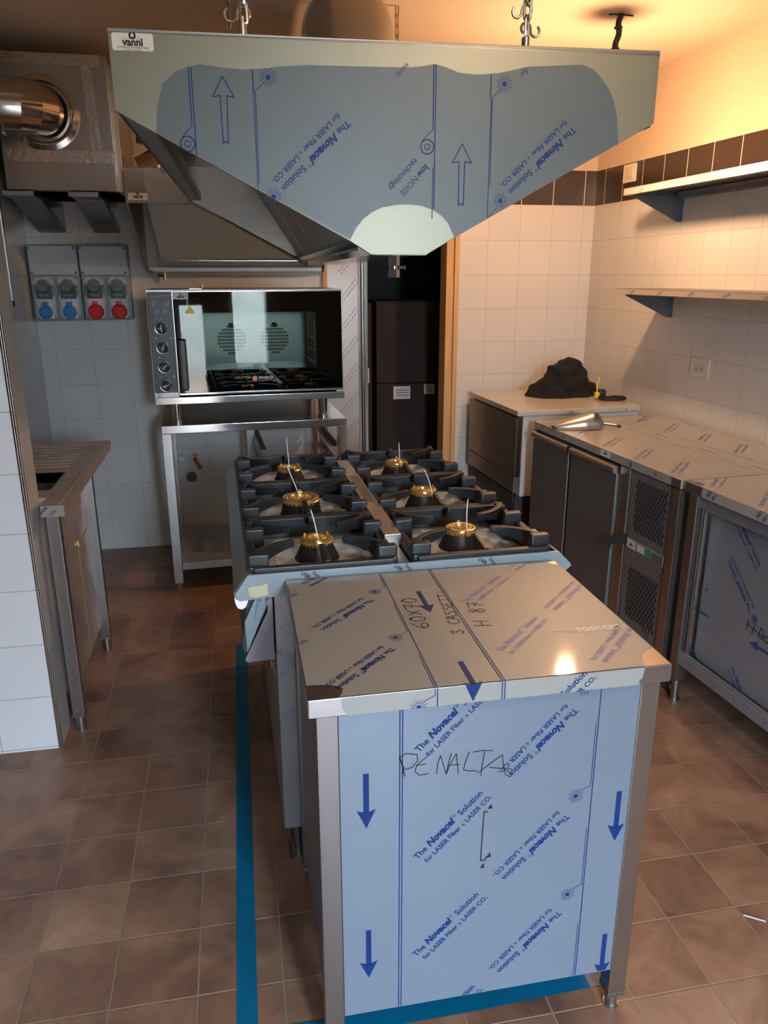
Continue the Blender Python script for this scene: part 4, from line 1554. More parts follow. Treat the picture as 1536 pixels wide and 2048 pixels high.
# door: opaque black frame with a window, glass in front
w = B()
gx0, gx1, gz0, gz1 = 0.120, OW - 0.003, 1.030, 1.508
wx0, wx1, wz0, wz1 = 0.250, 0.800, 1.138, 1.411
w.box(gx0, wx0, 0.006, 0.03, gz0, gz1)
w.box(wx1, gx1, 0.006, 0.03, gz0, gz1)
w.box(wx0, wx1, 0.006, 0.03, gz0, wz0)
w.box(wx0, wx1, 0.006, 0.03, wz1, gz1)
dd = w.out('door', BLACKG, ov)
w = B()
w.box(gx0, gx1, -0.001, 0.004, gz0, gz1, 0, 0.001)
w.out('door_glass', GLASS, dd)
w = B()
w.box(gx0 - 0.004, gx0 + 0.001, -0.004, 0.03, gz0 - 0.006, gz1 + 0.006, 0, 0.001)
w.box(gx0, gx1 + 0.004, -0.004, 0.03, gz1, gz1 + 0.006, 0, 0.001)
w.box(gx0, gx1 + 0.004, -0.004, 0.03, gz0 - 0.010, gz0, 0, 0.001)
w.box(gx1, gx1 + 0.004, -0.004, 0.03, gz0 - 0.006, gz1 + 0.006, 0, 0.001)
w.out('door_trim', STEELP, dd)
w = B()
w.box(0.127, 0.167, -0.040, -0.012, 1.045, 1.290, 0, 0.010)
w.box(0.137, 0.157, -0.015, 0.0, 1.06, 1.09, 0, 0.002)
w.box(0.137, 0.157, -0.015, 0.0, 1.245, 1.275, 0, 0.002)
w.out('door_handle', BLACK, dd)
w = B()
fo = ((0, -0.001, 0), XA, XZ)
w.ink(fo, [[(0.122, 1.476), (0.192, 1.474), (0.194, 1.506), (0.122, 1.507)]], 0, None, 0.0005)
w.ink(fo, vanni(0.158, 1.482, 0.07, False), 1, None, 0.0009)
w.ink(fo, [[(0.170, 1.409), (0.222, 1.409), (0.196, 1.447)]], 2, None, 0.0005)
w.ink(fo, [seg(0.184, 1.447, 0.190, 1.474, 0.004)], 5, None, 0.0006)
w.ink(fo, [[(0.488 + 0.013 * math.cos(2 * PI * a / 20), 1.091 + 0.013 * math.sin(2 * PI * a / 20)) for a in range(20)]], 3, None, 0.0005)
w.ink(fo, [seg(0.482, 1.084, 0.494, 1.098, 0.003)], 5, None, 0.0009)
w.ink(fo, text('SOGECO', 0.507, 1.088, 0.072, 0, 0.03) + [seg(0.507, 1.081, 0.575, 1.081, 0.001)], 4, None, 0.0005)
w.out('stickers', [PAPER, INKK, YELLOW, ORANGE, WHITE, GREYL], ov)
# cavity
w = B()
CAV = mat('oven_cavity_steel', (0.60, 0.62, 0.58), 0.28, 0.7)
w.box(0.22, 0.83, 0.47, 0.475, 1.10, 1.45)
w.box(0.215, 0.22, 0.04, 0.475, 1.10, 1.45)
w.box(0.83, 0.835, 0.04, 0.475, 1.10, 1.45)
w.box(0.215, 0.835, 0.04, 0.475, 1.095, 1.10)
w.box(0.215, 0.835, 0.04, 0.475, 1.45, 1.455)
for cx in (0.405, 0.64):
    for ix in range(-8, 9):
        for iz in range(-8, 9):
            if ix * ix + iz * iz <= 68 and (iz % 2 == 0):
                w.box(cx + ix * 0.009 - 0.003, cx + ix * 0.009 + 0.003, 0.466, 0.4695, 1.245 + iz * 0.009 - 0.006, 1.245 + iz * 0.009 + 0.006, 1)
    w.box(cx - 0.013, cx + 0.013, 0.462, 0.4695, 1.31, 1.335, 1)
w.out('cavity', [CAV, BLACK], ov)
for x in (0.245, 0.808):
    w = B()
    for y in (0.08, 0.42):
        w.tube([(x, y, 1.12), (x, y, 1.43)], 0.004, 8)
    for k in range(5):
        z = 1.15 + k * 0.062
        w.tube([(x, 0.08, z), (x, 0.42, z)], 0.003, 8)
    w.out('side_rack', STEELP, ov)
for x in (0.098, 0.835):
    for y in (0.05, 0.50):
        w = B()
        w.cyl((x, y, 0.882), (x, y, 0.978), 0.021, 0.025, 24)
        w.cyl((x, y, 0.878), (x, y, 0.888), 0.027, seg=24)
        w.out('foot', STEELP, ov)
w = B()
w.box(0.20, 0.26, 0.12, 0.18, 1.518, 1.524)
w.cyl((0.262, 0.10, 1.524), (0.262, 0.10, 1.545), 0.007, seg=12)
w.cyl((0.24, 0.10, 1.532), (0.262, 0.10, 1.532), 0.006, seg=12)
w.out('vent_stub', BRASS, ov)
for vi, (x, z, lb) in enumerate(((-0.354, 1.582, 'brass tap stub with a white cap on the back wall under the wall hood'), )):
    w = B()
    w.cyl((x - 0.03, BW, z), (x - 0.03, BW - 0.03, z), 0.009, seg=14, mi=1)
    w.cyl((x - 0.03, BW - 0.03, z), (x - 0.005, BW - 0.032, z), 0.005, seg=10, mi=1)
    w.cyl((x, BW - 0.032, z - 0.025), (x, BW - 0.032, z + 0.018), 0.008, seg=14)
    tag(w.out('gas_tap', [BRASS, BLACK]), lb, 'tap')
# plumbing seen through the stand
w = B()
w.lathe([(0.032, 0), (0.032, 0.004), (0.0, 0.004)], seg=24, mtx=Matrix.Translation((-0.295, BW, 0.425)) @ Matrix.Rotation(PI / 2, 4, 'X'))
tag(w.out('drain_hole', BLACK), 'black open drain pipe in the back wall, lowest hole behind the stand', 'pipe')
w = B()
w.cyl((-0.345, BW, 0.545), (-0.345, BW - 0.03, 0.545), 0.018, seg=18)
w.cyl((-0.345, BW - 0.03, 0.545), (-0.345, BW - 0.036, 0.545), 0.010, seg=18)
tag(w.out('water_valve', STEELD), 'round dark water outlet on the wall behind the stand, left of the brass tap', 'valve')
w = B()
w.cyl((-0.27, BW, 0.55), (-0.27, BW - 0.04, 0.55), 0.016, seg=16)
w.tube([(-0.27, BW - 0.03, 0.55), (-0.262, BW - 0.055, 0.53), (-0.245, BW - 0.06, 0.505), (-0.24, BW - 0.06, 0.49)], 0.010, 10)
w.cyl((-0.242, BW - 0.06, 0.503), (-0.238, BW - 0.06, 0.486), 0.013, seg=14)
tag(w.out('water_tap', BRASSD), 'small bent brass tap on the wall behind the stand', 'tap')

# ------------------------------------------------------------ right-hand counters
CA = math.asin(0.0715)
CO = Vector((1.571, 2.456, 0))
YA = (0, 1, 0)
fc = thing('refrigerated_counter', 'two-door steel refrigerated counter with a diamond-perforated grille, along the right wall', 'refrigerated counter', CO, CA)
w = B()
w.box(0, 0.70, 0.0, 1.222, 0.835, 0.870, 0, 0.002)
TOPF = ((0, 0, 0.870), (0, -1, 0), (1, 0, 0))      # u runs toward the camera, v toward the wall


def strip_marks(y0, y1, x0, x1, ph):
    """pale printing on worktop film seen from afar: columns along y"""
    P = []
    for x in (0.350, 0.462):
        P.append(seg(-y1, x, -y0, x, 0.0022))
    for k in range(-8, 9):
        y = ph + 0.32 * k
        if y0 < y < y1 - 0.1:
            P += arrow2(-y - 0.0, 0.400)
    return P


def arrow2(u, v):
    # thin arrow pointing away from the camera (minus u)
    return stroke([(u + 0.10, v + 0.003), (u, v - 0.002), (u + 0.018, v - 0.014)], 0.0045)


def strip_text(y0, y1, ph):
    P = []
    NV = nova(1)
    for k in range(-12, 12):
        y = ph + 0.2435 * k
        for vx, yy in ((0.035, y), (0.492, y - 0.02)):
            # direction: increasing y and x
            Q = xf(NV, 0, 0, math.radians(134), 0.205)
            Q = [[(-yy + a, vx + b) for a, b in p] for p in Q]
            P += Q
    return [p for p in P if all(-y1 < q[0] < -y0 for q in p) and all(0.01 < q[1] < 0.68 for q in p)]


w.ink(TOPF, strip_marks(0.0, 1.22, 0, 0.7, 0.12) + strip_text(0.0, 1.22, 0.10), 1, None, 0.0006)
FF = ((0, 0, 0), (0, -1, 0), XZ)     # front face frame, u = -y
for yy in (1.13, 0.90, 0.62, 0.33, 0.16):
    w.ink(((0, 0, 0.870), (0, -1, 0), (0, 0, 1)), [q for q in sun(-yy, -0.017, 0.012)], 2, None, 0.0006)
w.ink(FF, [[(-0.565, 0.840), (-0.488, 0.840), (-0.488, 0.867), (-0.565, 0.867)]], 3, None, 0.0006)
w.ink(FF, vanni(-0.527, 0.849, 0.06, False), 4, None, 0.0010)
w.box(-0.0015, 0.0, 0.0, 0.055, 0.836, 0.868, 5)
w.out('worktop', [mat('counter_top_film', (0.50, 0.475, 0.43), 0.26, 0.3, noise=0.05, nscale=3, bump=0.1, bscale=8, coat=0.3), INKF, INK, PAPER, INKK, STEELD], fc)
w = B()
w.box(0.025, 0.68, 0.0, 1.205, 0.13, 0.835, 0)
w.out('carcass', mat('dark_steel_sheet', (0.16, 0.155, 0.15), 0.42, 0.8), fc)
for y0, y1 in ((0.825, 1.200), (0.408, 0.805)):
    w = B()
    w.box(-0.012, 0.025, y0, y1, 0.165, 0.795, 0, 0.006)
    FF2 = ((-0.012, 0, 0), (0, -1, 0), XZ)
    P = []
    for k in range(3):
        for j in range(4):
            xx, zz = -(y0 + 0.08 + 0.12 * k), 0.25 + 0.15 * j
            P += [seg(xx, zz, xx + 0.012, zz + 0.012, 0.0016), seg(xx + 0.016, zz - 0.004, xx + 0.026, zz + 0.007, 0.0016)]
    w.ink(FF2, P, 1, None, 0.0006)
    d_ = w.out('door', [mat('door_sheet', (0.17, 0.17, 0.17), 0.42, 0.6), INKF], fc)
    w = B()
    pr = [(-0.012 - 0.016 * math.sin(a), 0.808 + 0.016 * math.cos(a)) for a in [PI * k / 10 for k in range(11)]]
    w.prism([(x, y0 + 0.004, z) for x, z in pr] + [(0.02, y0 + 0.004, 0.792), (0.02, y0 + 0.004, 0.824)], (0, y1 - y0 - 0.01, 0), 0)
    w.out('handle', ALU, d_)
for y0, y1 in ((0.330, 0.400), (0.0, 0.045), (1.203, 1.222)):
    w = B()
    w.box(0.0, 0.03, y0, y1, 0.135, 0.832, 0, 0.002)
    w.out('post', mat('warm_steel', (0.40, 0.35, 0.31), 0.32, 0.95), fc)
w = B()
w.box(0.008, 0.03, 0.048, 0.326, 0.16, 0.828, 0, 0.002)
P = []
for z0, z1 in ((0.585, 0.800), (0.212, 0.430)):
    nr = 13
    for r_ in range(nr):
        for c_ in range(10):
            z = z0 + (z1 - z0) * (r_ + 0.5) / nr
            y = 0.085 + 0.0205 * c_ + (0.01025 if r_ % 2 else 0)
            if y > 0.288:
                continue
            P.append([(-y - 0.0075, z), (-y, z - 0.0125), (-y + 0.0075, z), (-y, z + 0.0125)])
GF = ((0.008, 0, 0), (0, -1, 0), XZ)
w.ink(GF, P, 1, None, 0.0006)
w.ink(GF, [seg(-0.315, 0.15, -0.315, 0.828, 0.002)], 1, None, 0.0006)
Q = []
for (u, z) in ((-0.135, 0.665), (-0.085, 0.46), (-0.13, 0.44), (-0.09, 0.20)):
    for d in (0, 0.018):
        Q.append(seg(u + d, z - d * 0.8, u + 0.05 + d, z + 0.055 - d * 0.8, 0.007))
w.ink(GF, Q, 2, None, 0.0009)
P = stroke([(-.15, .185), (-.146, .215)], .003) + stroke([(-.13, .18), (-.126, .21)], .003) + stroke([(-.15, .20), (-.105, .205)], .003) + stroke([(-.11, .175), (-.105, .21)], .003)
w.ink(GF, P, 1, None, 0.0012)
w.out('grille', [mat('grille_sheet', (0.25, 0.25, 0.26), 0.38, 0.6), mat('grille_hole', (0.004, 0.004, 0.004), 0.9), mat('grille_ink', (0.10, 0.11, 0.16), 0.5)], fc)
w = B()
w.box(0.003, 0.010, 0.060, 0.312, 0.508, 0.548, 0, 0.001)
w.ink(((0.003, 0, 0), (0, -1, 0), XZ), [[(-0.308, 0.510), (-0.248, 0.510), (-0.248, 0.546), (-0.308, 0.546)]], 1, None, 0.0005)
w.ink(((0.003, 0, 0), (0, -1, 0), XZ), vanni(-0.278, 0.521, 0.05, False), 2, None, 0.0009)
w.ink(((0.003, 0, 0), (0, -1, 0), XZ), [[(-0.235, 0.514), (-0.185, 0.514), (-0.185, 0.542), (-0.235, 0.542)], ], 1, None, 0.0005)
w.ink(((0.003, 0, 0), (0, -1, 0), XZ), [[(-0.172, 0.511), (-0.140, 0.511), (-0.140, 0.546), (-0.172, 0.546)]], 3, None, 0.0005)
w.ink(((0.003, 0, 0), (0, -1, 0), XZ), [[(-0.132, 0.511), (-0.062, 0.511), (-0.062, 0.546), (-0.132, 0.546)]], 4, None, 0.0005)
w.out('control_strip', [mat('strip_brown', (0.28, 0.24, 0.21), 0.4), PAPER, INKK, GREEN, GREYD], fc)
w = B()
w.prism([(0.0, 0.318, 0.512), (0.0, 0.322, 0.560), (-0.085, 0.400, 0.505), (-0.085, 0.402, 0.497)], (0.006, 0.006, 0), 0, 0.001)
w.prism([(-0.04, 0.362, 0.50), (-0.045, 0.366, 0.525), (-0.043, 0.372, 0.478)], (0.004, 0, 0), 0)
w.out('corner_guard', BLACK, fc)
for x in (0.07, 0.62):
    for y in (0.05, 1.15):
        w = B()
        w.cyl((x, y, 0), (x, y, 0.13), 0.016, seg=14)
        w.cyl((x, y, 0), (x, y, 0.010), 0.025, seg=14)
        w.out('foot', STEELD, fc)

# second counter, nearer, with sliding panels
NB = -1.75
fcb = thing('sliding_door_cabinet', 'film-wrapped steel cabinet counter with sliding front panels, nearest on the right', 'cabinet', CO, CA)
w = B()
w.box(-0.002, 0.70, NB, -0.028, 0.838, 0.876, 0, 0.002)
TB = ((0, 0, 0.876), (0, -1, 0), (1, 0, 0))
w.ink(TB, strip_marks(NB, -0.03, 0, 0.7, -0.20) + strip_text(NB, -0.03, -0.13), 1, None, 0.0006)
w.ink(TB, [[(0.028, 0.0), (0.105, 0.0), (0.10, 0.018), (0.09, 0.030), (0.06, 0.028), (0.05, 0.016), (0.028, 0.012)]], 2, None, 0.0009)
w.ink(((-0.002, 0, 0), (0, -1, 0), XZ), [[(0.03, 0.840), (0.128, 0.840), (0.118, 0.852), (0.125, 0.874), (0.03, 0.874)]], 2, None, 0.0005)
P = []
for k in range(7):
    u = 0.155 + 0.245 * k
    P += text('NOV', u, 0.846, 0.040, math.radians(52), 0.02) + text('ER L', u + 0.028, 0.842, 0.034, math.radians(52), 0.012)
w.ink(((-0.002, 0, 0), (0, -1, 0), XZ), P, 3, (0.13, -NB, 0.839, 0.875), 0.0008)
w.out('worktop', [mat('cabinet_top_film', (0.52, 0.50, 0.46), 0.28, 0.3, noise=0.05, nscale=3, bump=0.12, bscale=8, coat=0.3), INKF, STEELD, INK], fcb)
for y in (-0.092, NB + 0.01):
    w = B()
    w.box(0.006, 0.048, y, y + 0.044, 0.098, 0.838, 0, 0.002)
    l_ = w.out('leg', mat('leg_bronze_steel', (0.34, 0.30, 0.28), 0.34, 0.95), fcb)
    w = B()
    w.cyl((0.027, y + 0.022, 0), (0.027, y + 0.022, 0.10), 0.015, seg=14)
    w.cyl((0.027, y + 0.022, 0), (0.027, y + 0.022, 0.014), 0.021, seg=14)
    w.out('foot', STEELD, l_)
w = B()
w.box(0.012, 0.035, NB + 0.05, -0.092, 0.792, 0.832, 0, 0.002)
P = []
for k in range(7):
    u = 0.118 + 0.245 * k
    P += text('ER L', u, 0.797, 0.036, math.radians(52), 0.015) + text('NO', u + 0.020, 0.794, 0.03, math.radians(52), 0.02)
P += [seg(0.396 + 0.5 * k, 0.792, 0.396 + 0.5 * k, 0.832, 0.003) for k in range(3)]
w.ink(((0.012, 0, 0), (0, -1, 0), XZ), P, 1, (0.095, -NB - 0.05, 0.793, 0.831), 0.0006)
w.out('top_rail', [FILMG, INKF], fcb)
w = B()
w.box(0.012, 0.035, NB + 0.05, -0.092, 0.170, 0.212, 0, 0.002)
w.box(0.020, 0.030, NB + 0.05, -0.092, 0.212, 0.222, 0, 0.001)
P = []
for k in range(5):
    u = 0.29 + 0.245 * k
    P += text('NOV', u, 0.175, 0.035, math.radians(40), 0.03)
P += [seg(0.40 + 0.5 * k, 0.17, 0.40 + 0.5 * k, 0.212, 0.003) for k in range(3)] + arrow(0.46, 0.172, 0.03)
w.ink(((0.012, 0, 0), (0, -1, 0), XZ), P, 1, (0.095, -NB - 0.05, 0.171, 0.211), 0.0006)
w.out('bottom_rail', [mat('rail_film', (0.30, 0.31, 0.33), 0.35, 0.5), INKF], fcb)
w = B()
w.box(0.022, 0.036, -0.122, -0.108, 0.222, 0.792, 0, 0.002)
w.out('door_edge', STEELP, fcb)
PN = ((0.050, 0, 0), (0, -1, 0), XZ)
for i_, (y0, y1) in enumerate(((-0.92, -0.122), (NB + 0.06, -0.90))):
    w = B()
    xx = 0.050 if i_ == 0 else 0.062
    w.box(xx, xx + 0.010, y0, y1, 0.215, 0.800, 0)
    P = []
    Q = []
    # the roll runs horizontally on the doors
    for zc in (0.472, 0.341):
        Q.append(seg(-y1, zc, -y0, zc, 0.0035))
    NV = nova(2)
    for k in range(5):
        u = 0.375 + 0.2435 * k
        P += xf(NV, u, 0.512, math.radians(136), 0.188)
        P += xf(NV, u - 0.128, 0.800, math.radians(-44), 0.188)
        P += xf(NV, u - 0.30, 0.270, math.radians(-44), 0.188)
        P += sun(u - 0.228, 0.494, 0.013)
        P += sun(u + 0.022, 0.488, 0.017)
    for k in range(4):
        u = 0.386 + 0.36 * k
        P += [[(b + u, 0.402 + a) for a, b in p] for p in [[(x_, y_) for x_, y_ in q] for q in arrow(0, 0, 0.12, -1)]]
    if i_ == 0:
        P += [seg(0.125, 0.400, 0.172, 0.400, 0.011)]
    F2 = ((xx, 0, 0), (0, -1, 0), XZ)
    w.ink(F2, Q, 2, (-y1, -y0, 0.216, 0.799), 0.0006)
    w.ink(F2, P, 1, (-y1, -y0, 0.216, 0.799), 0.0008)
    if i_ == 0:
        H_ = []
        for s_ in ([(.372, .474), (.366, .440)], [(.401, .472), (.393, .434)], [(.364, .460), (.412, .452), (.45, .445)], [(.430, .475), (.424, .440), (.436, .436), (.446, .448), (.440, .474)], [(.455, .46), (.450, .437), (.468, .436), (.466, .455), (.455, .455)]):
            H_ += stroke(s_, 0.0028)
        w.ink(F2, H_, 3, None, 0.0011)
    w.out('sliding_panel', [mat('panel_blue_grey', (0.285, 0.31, 0.345), 0.38, 0.45) if i_ == 0 else bpy.data.materials['panel_blue_grey'], mat('ink_on_grey', (0.02, 0.06, 0.20), 0.5) if i_ == 0 else bpy.data.materials['ink_on_grey'], INKF, INKK], fcb)
w = B()
w.box(0.075, 0.68, NB + 0.02, -0.04, 0.19, 0.836)
w.out('carcass', STEELD, fcb)

# ------------------------------------------------------------ undercounter machine in the corner
MA = math.radians(3.2)
ms = thing('ice_maker', 'square white-sided appliance with film-covered steel door, in the corner under a black cloth', 'appliance', (1.440, 3.80, 0), MA)
w = B()
w.box(0.0, 0.72, 0.0, 0.735, 0.872, 0.900, 0, 0.004)
P = []
for k in range(5):
    P += [seg(0.14, 0.10 + 0.13 * k, 0.30, 0.115 + 0.13 * k, 0.0025), seg(0.36, 0.08 + 0.13 * k, 0.46, 0.085 + 0.13 * k, 0.0025)]
w.ink(((0, 0, 0.9), XA, (0, 1, 0)), P, 1, None, 0.0006)
w.ink(((0, 0, 0), XA, XZ), [seg(0.30, 0.888, 0.31, 0.882, 0.004), seg(0.312, 0.886, 0.318, 0.878, 0.004), seg(0.63, 0.888, 0.64, 0.882, 0.004)], 2, None, 0.0006)
w.out('lid', [mat('appliance_lid', (0.60, 0.57, 0.51), 0.25, 0.15), mat('lid_marks', (0.40, 0.36, 0.32), 0.4), INKK], ms)
w = B()
w.box(0.035, 0.715, 0.005, 0.73, 0.43, 0.872, 0, 0.003)
w.out('casing', mat('white_casing', (0.56, 0.57, 0.56), 0.25, 0.1), ms)
w = B()
w.box(0.0, 0.030, 0.012, 0.725, 0.545, 0.862, 0, 0.003)
P = []
for k in range(4):
    y = 0.12 + 0.17 * k
    for d in (0.0, 0.03):
        P.append(seg(-y + d, 0.83 - d, -y + 0.045 + d, 0.72 - d, 0.003))
    P.append(seg(-y - 0.06, 0.68, -y - 0.02, 0.58, 0.003))
w.ink(((0, 0, 0), (0, -1, 0), XZ), P, 1, (-0.72, -0.02, 0.55, 0.86), 0.0006)
w.box(-0.001, 0.028, 0.004, 0.014, 0.545, 0.862, 2, 0.001)
w.out('door', [mat('appliance_door_film', (0.21, 0.195, 0.175), 0.3, 0.6), INKF, STEELP], ms)
w = B()
w.box(0.0, 0.030, 0.012, 0.725, 0.452, 0.540, 0, 0.003)
w.ink(((0, 0, 0), (0, -1, 0), XZ), stroke([(-.10, .482), (-.14, .492), (-.13, .50)], .004) + stroke([(-.44, .482), (-.48, .492), (-.47, .50)], .004), 1, None, 0.0006)
w.out('lower_panel', [bpy.data.materials['appliance_door_film'], INKK], ms)
w = B()
w.box(0.02, 0.70, 0.03, 0.70, 0.0, 0.43, 0, 0.004)
for k in range(26):
    w.box(0.012, 0.022, 0.05 + 0.025 * k, 0.062 + 0.025 * k, 0.385, 0.435, 0)
w.out('base', mat('dark_plinth', (0.03, 0.027, 0.026), 0.5), ms)

# black cloth heap
cl = B()
t_ = bmesh.new()
bmesh.ops.create_icosphere(t_, subdivisions=5, radius=1)
from mathutils import noise as NZ
for v in t_.verts:
    p = v.co.copy()
    a = math.atan2(p.y, p.x)
    h = max(p.z, -0.15)
    base = 1.0 - 0.62 * max(0, h) ** 0.8
    rx, ry = 0.235 * base / max(0.25, math.sqrt(max(1e-4, 1 - min(.93, abs(p.z)) ** 2))) * math.sqrt(max(0.0, 1 - p.z ** 2)), 0
    rr_ = math.sqrt(max(0.0, 1 - p.z ** 2))
    x = 0.235 * math.copysign(abs(math.cos(a)), math.cos(a)) * rr_ ** 0.75 * (0.45 + 0.55 * (1 - max(0, p.z)))
    y = 0.125 * math.sin(a) * rr_ ** 0.75 * (0.5 + 0.5 * (1 - max(0, p.z)))
    z = max(p.z, -0.02) * 0.205
    x += 0.03 * max(0, p.z)
    f = NZ.noise(Vector((x * 11, y * 11, z * 16))) * 0.030 + NZ.noise(Vector((x * 30 + z * 45, y * 25, z * 8 + 3))) * 0.013
    r2 = math.hypot(x, y) + 1e-4
    v.co = Vector((x + x / r2 * f, y + y / r2 * f, max(0.002, z + f * 0.9 * (1 if z > 0.02 else 0))))
cl.merge(t_)
cl_o = cl.out('cloth_heap', CLOTH, None, smooth=60)
cl_o.location = (1.895, 4.285, 0.902)
cl_o.rotation_euler = (0, 0, 0.1)
tag(cl_o, 'crumpled black cloth heaped on top of the corner appliance', 'cloth')
cc = thing('coiled_cable', 'coiled black cable with yellow plug beside the black cloth on the corner appliance', 'cable', (2.085, 4.03, 0.902))
w = B()
pts = []
for i in range(120):
    t = i / 119 * 2 * PI * 3.2
    r = 0.075 + 0.006 * math.sin(t * 0.7)
    pts.append((r * math.cos(t) + 0.01 * math.sin(t * .31), 0.62 * r * math.sin(t), 0.006 + 0.011 * i / 119))
w.tube(pts, 0.0052, 8)
w.tube([(-0.07, 0.0, 0.012), (-0.075, 0.03, 0.03), (-0.05, 0.05, 0.055), (-0.03, 0.045, 0.05)], 0.0052, 8)
w.out('cable', RUBBER, cc)
w = B()
w.box(-0.065, -0.020, 0.03, 0.07, 0.016, 0.058, 0, 0.012)
w.out('plug', BLACK, cc)
w = B()
w.box(-0.092, -0.068, 0.015, 0.045, 0.010, 0.045, 0, 0.006)
w.tube([(-0.078, 0.03, 0.04), (-0.082, 0.035, 0.08), (-0.072, 0.03, 0.11), (-0.076, 0.03, 0.13)], 0.0035, 8)
w.out('yellow_tag', YELLOW, cc)

# steel scoop on the counter
so_ = thing('steel_scoop', 'brushed steel hand scoop lying upside down on the far end of the refrigerated counter', 'scoop', (1.660, 3.44, 0.8715), math.radians(-6))
w = B()
t_ = bmesh.new()
nx_, ny_ = 26, 12
grid = []
for i in range(nx_):
    u = i / (nx_ - 1)
    x = -0.175 + 0.245 * u
    hw_ = 0.058 * min(1, (0.25 + 1.05 * u ** 0.7)) if u < .85 else 0.058
    hh = 0.012 + 0.070 * min(1, u * 1.25) ** 0.8
    if u > 0.8:
        q = (u - 0.8) / 0.2
        hw_ *= math.sqrt(1 - 0.75 * q * q)
        hh *= 1 - 0.4 * q * q
    row = []
    for j in range(ny_):
        s_ = -1 + 2 * j / (ny_ - 1)
        a = s_ * PI / 2
        row.append(t_.verts.new((x, hw_ * math.sin(a), 0.001 + hh * math.cos(a) ** 0.8 if abs(s_) < 1 else 0.001)))
    grid.append(row)
for i in range(nx_ - 1):
    for j in range(ny_ - 1):
        t_.faces.new((grid[i][j], grid[i + 1][j], grid[i + 1][j + 1], grid[i][j + 1]))
t_.faces.new(grid[-1])
w.merge(t_)
bl = w.out('bowl', mat('scoop_steel', (0.50, 0.51, 0.50), 0.27, 1.0), so_)
sd = bl.modifiers.new('s', 'SOLIDIFY')
sd.thickness = 0.0012
w = B()
w.tube([(0.066, -0.01, 0.026), (0.080, -0.016, 0.020), (0.125, -0.040, 0.016), (0.133, -0.044, 0.016)], [0.010, 0.010, 0.012, 0.011], 14)
w.cyl((0.062, -0.008, 0.028), (0.072, -0.012, 0.024), 0.014, seg=14)
w.out('handle', STEELP, so_)
w = B()
w.cyl((0.130, -0.0425, 0.016), (0.150, -0.053, 0.016), 0.009, 0.007, 14)
w.out('end_cap', BLACK, so_)

# ------------------------------------------------------------ wall shelves, sockets
SHO = Vector((2.218, 3.785, 0))
SHA = RWA


def shelf(zt, zb, label, prt):
    s = thing('wall_shelf', label, 'shelf', (SHO.x, SHO.y, 0), SHA, 'film-wrapped wall shelves on the right wall')
    w = B()
    w.box(-0.302, 0.0, -2.2, 0.0, zt - 0.004, zt, 0)
    w.box(-0.302, -0.298, -2.2, 0.0, zb, zt, 1, 0.001)
    w.box(-0.302, -0.285, -2.2, 0.0, zb, zb + 0.002, 0)
    w.box(-0.298, 0.0, -0.003, 0.0, zb, zt, 0)
    w.box(-0.020, 0.0, -2.2, -0.01, zb - 0.012, zb + 0.002, 0)
    P = []
    for k in range(9):
        u = 0.14 + 0.235 * k
        m = (zb + zt) / 2
        P += text('Nov', u, m - 0.014, 0.026, math.radians(40), 0.03) + text('LAS', u + 0.012, m - 0.017, 0.026, math.radians(40), 0.02)
        P += text('el', u + 0.03, m - 0.004, 0.014, math.radians(40), 0.02)
    w.ink(((-0.302, 0, 0), (0, -1, 0), XZ), P, 2, (0, 2.2, zb + 0.001, zt - 0.001), 0.0006)
    w.out('board', [SHELFB, mat('lip_film_' + prt, (0.56, 0.50, 0.43), 0.35, 0.35), mat('lip_ink', (0.20, 0.20, 0.28), 0.5)], s)
    for yb in (-0.03, -1.75):
        w = B()
        w.prism([(-0.262, yb, zb - 0.001), (-0.262, yb, zb - 0.006), (-0.012, yb, zb - 0.118), (0.0, yb, zb - 0.118), (0.0, yb, zb - 0.001)], (0, -0.003, 0))
        w.box(-0.262, 0, yb - 0.028, yb, zb - 0.003, zb - 0.0005)
        w.box(-0.004, 0.0, yb - 0.028, yb, zb - 0.118, zb - 0.002)
        for zz in (zb - 0.10, zb - 0.028):
            w.cyl((-0.004, yb - 0.016, zz), (-0.010, yb - 0.016, zz), 0.006, seg=10)
        w.out('bracket', mat('bracket_steel', (0.20, 0.21, 0.23), 0.35, 0.9), s)
    return s


shelf(1.985, 1.952, 'film-wrapped steel wall shelf, the upper one overlapping the dark tile band', 'upper')
shelf(1.517, 1.489, 'film-wrapped steel wall shelf, the lower one at eye level below the dark band', 'lower')


def on_right(y, z):
    t = (BW - y) / 0.998
    return (2.172 + 0.055 * t, y, z)


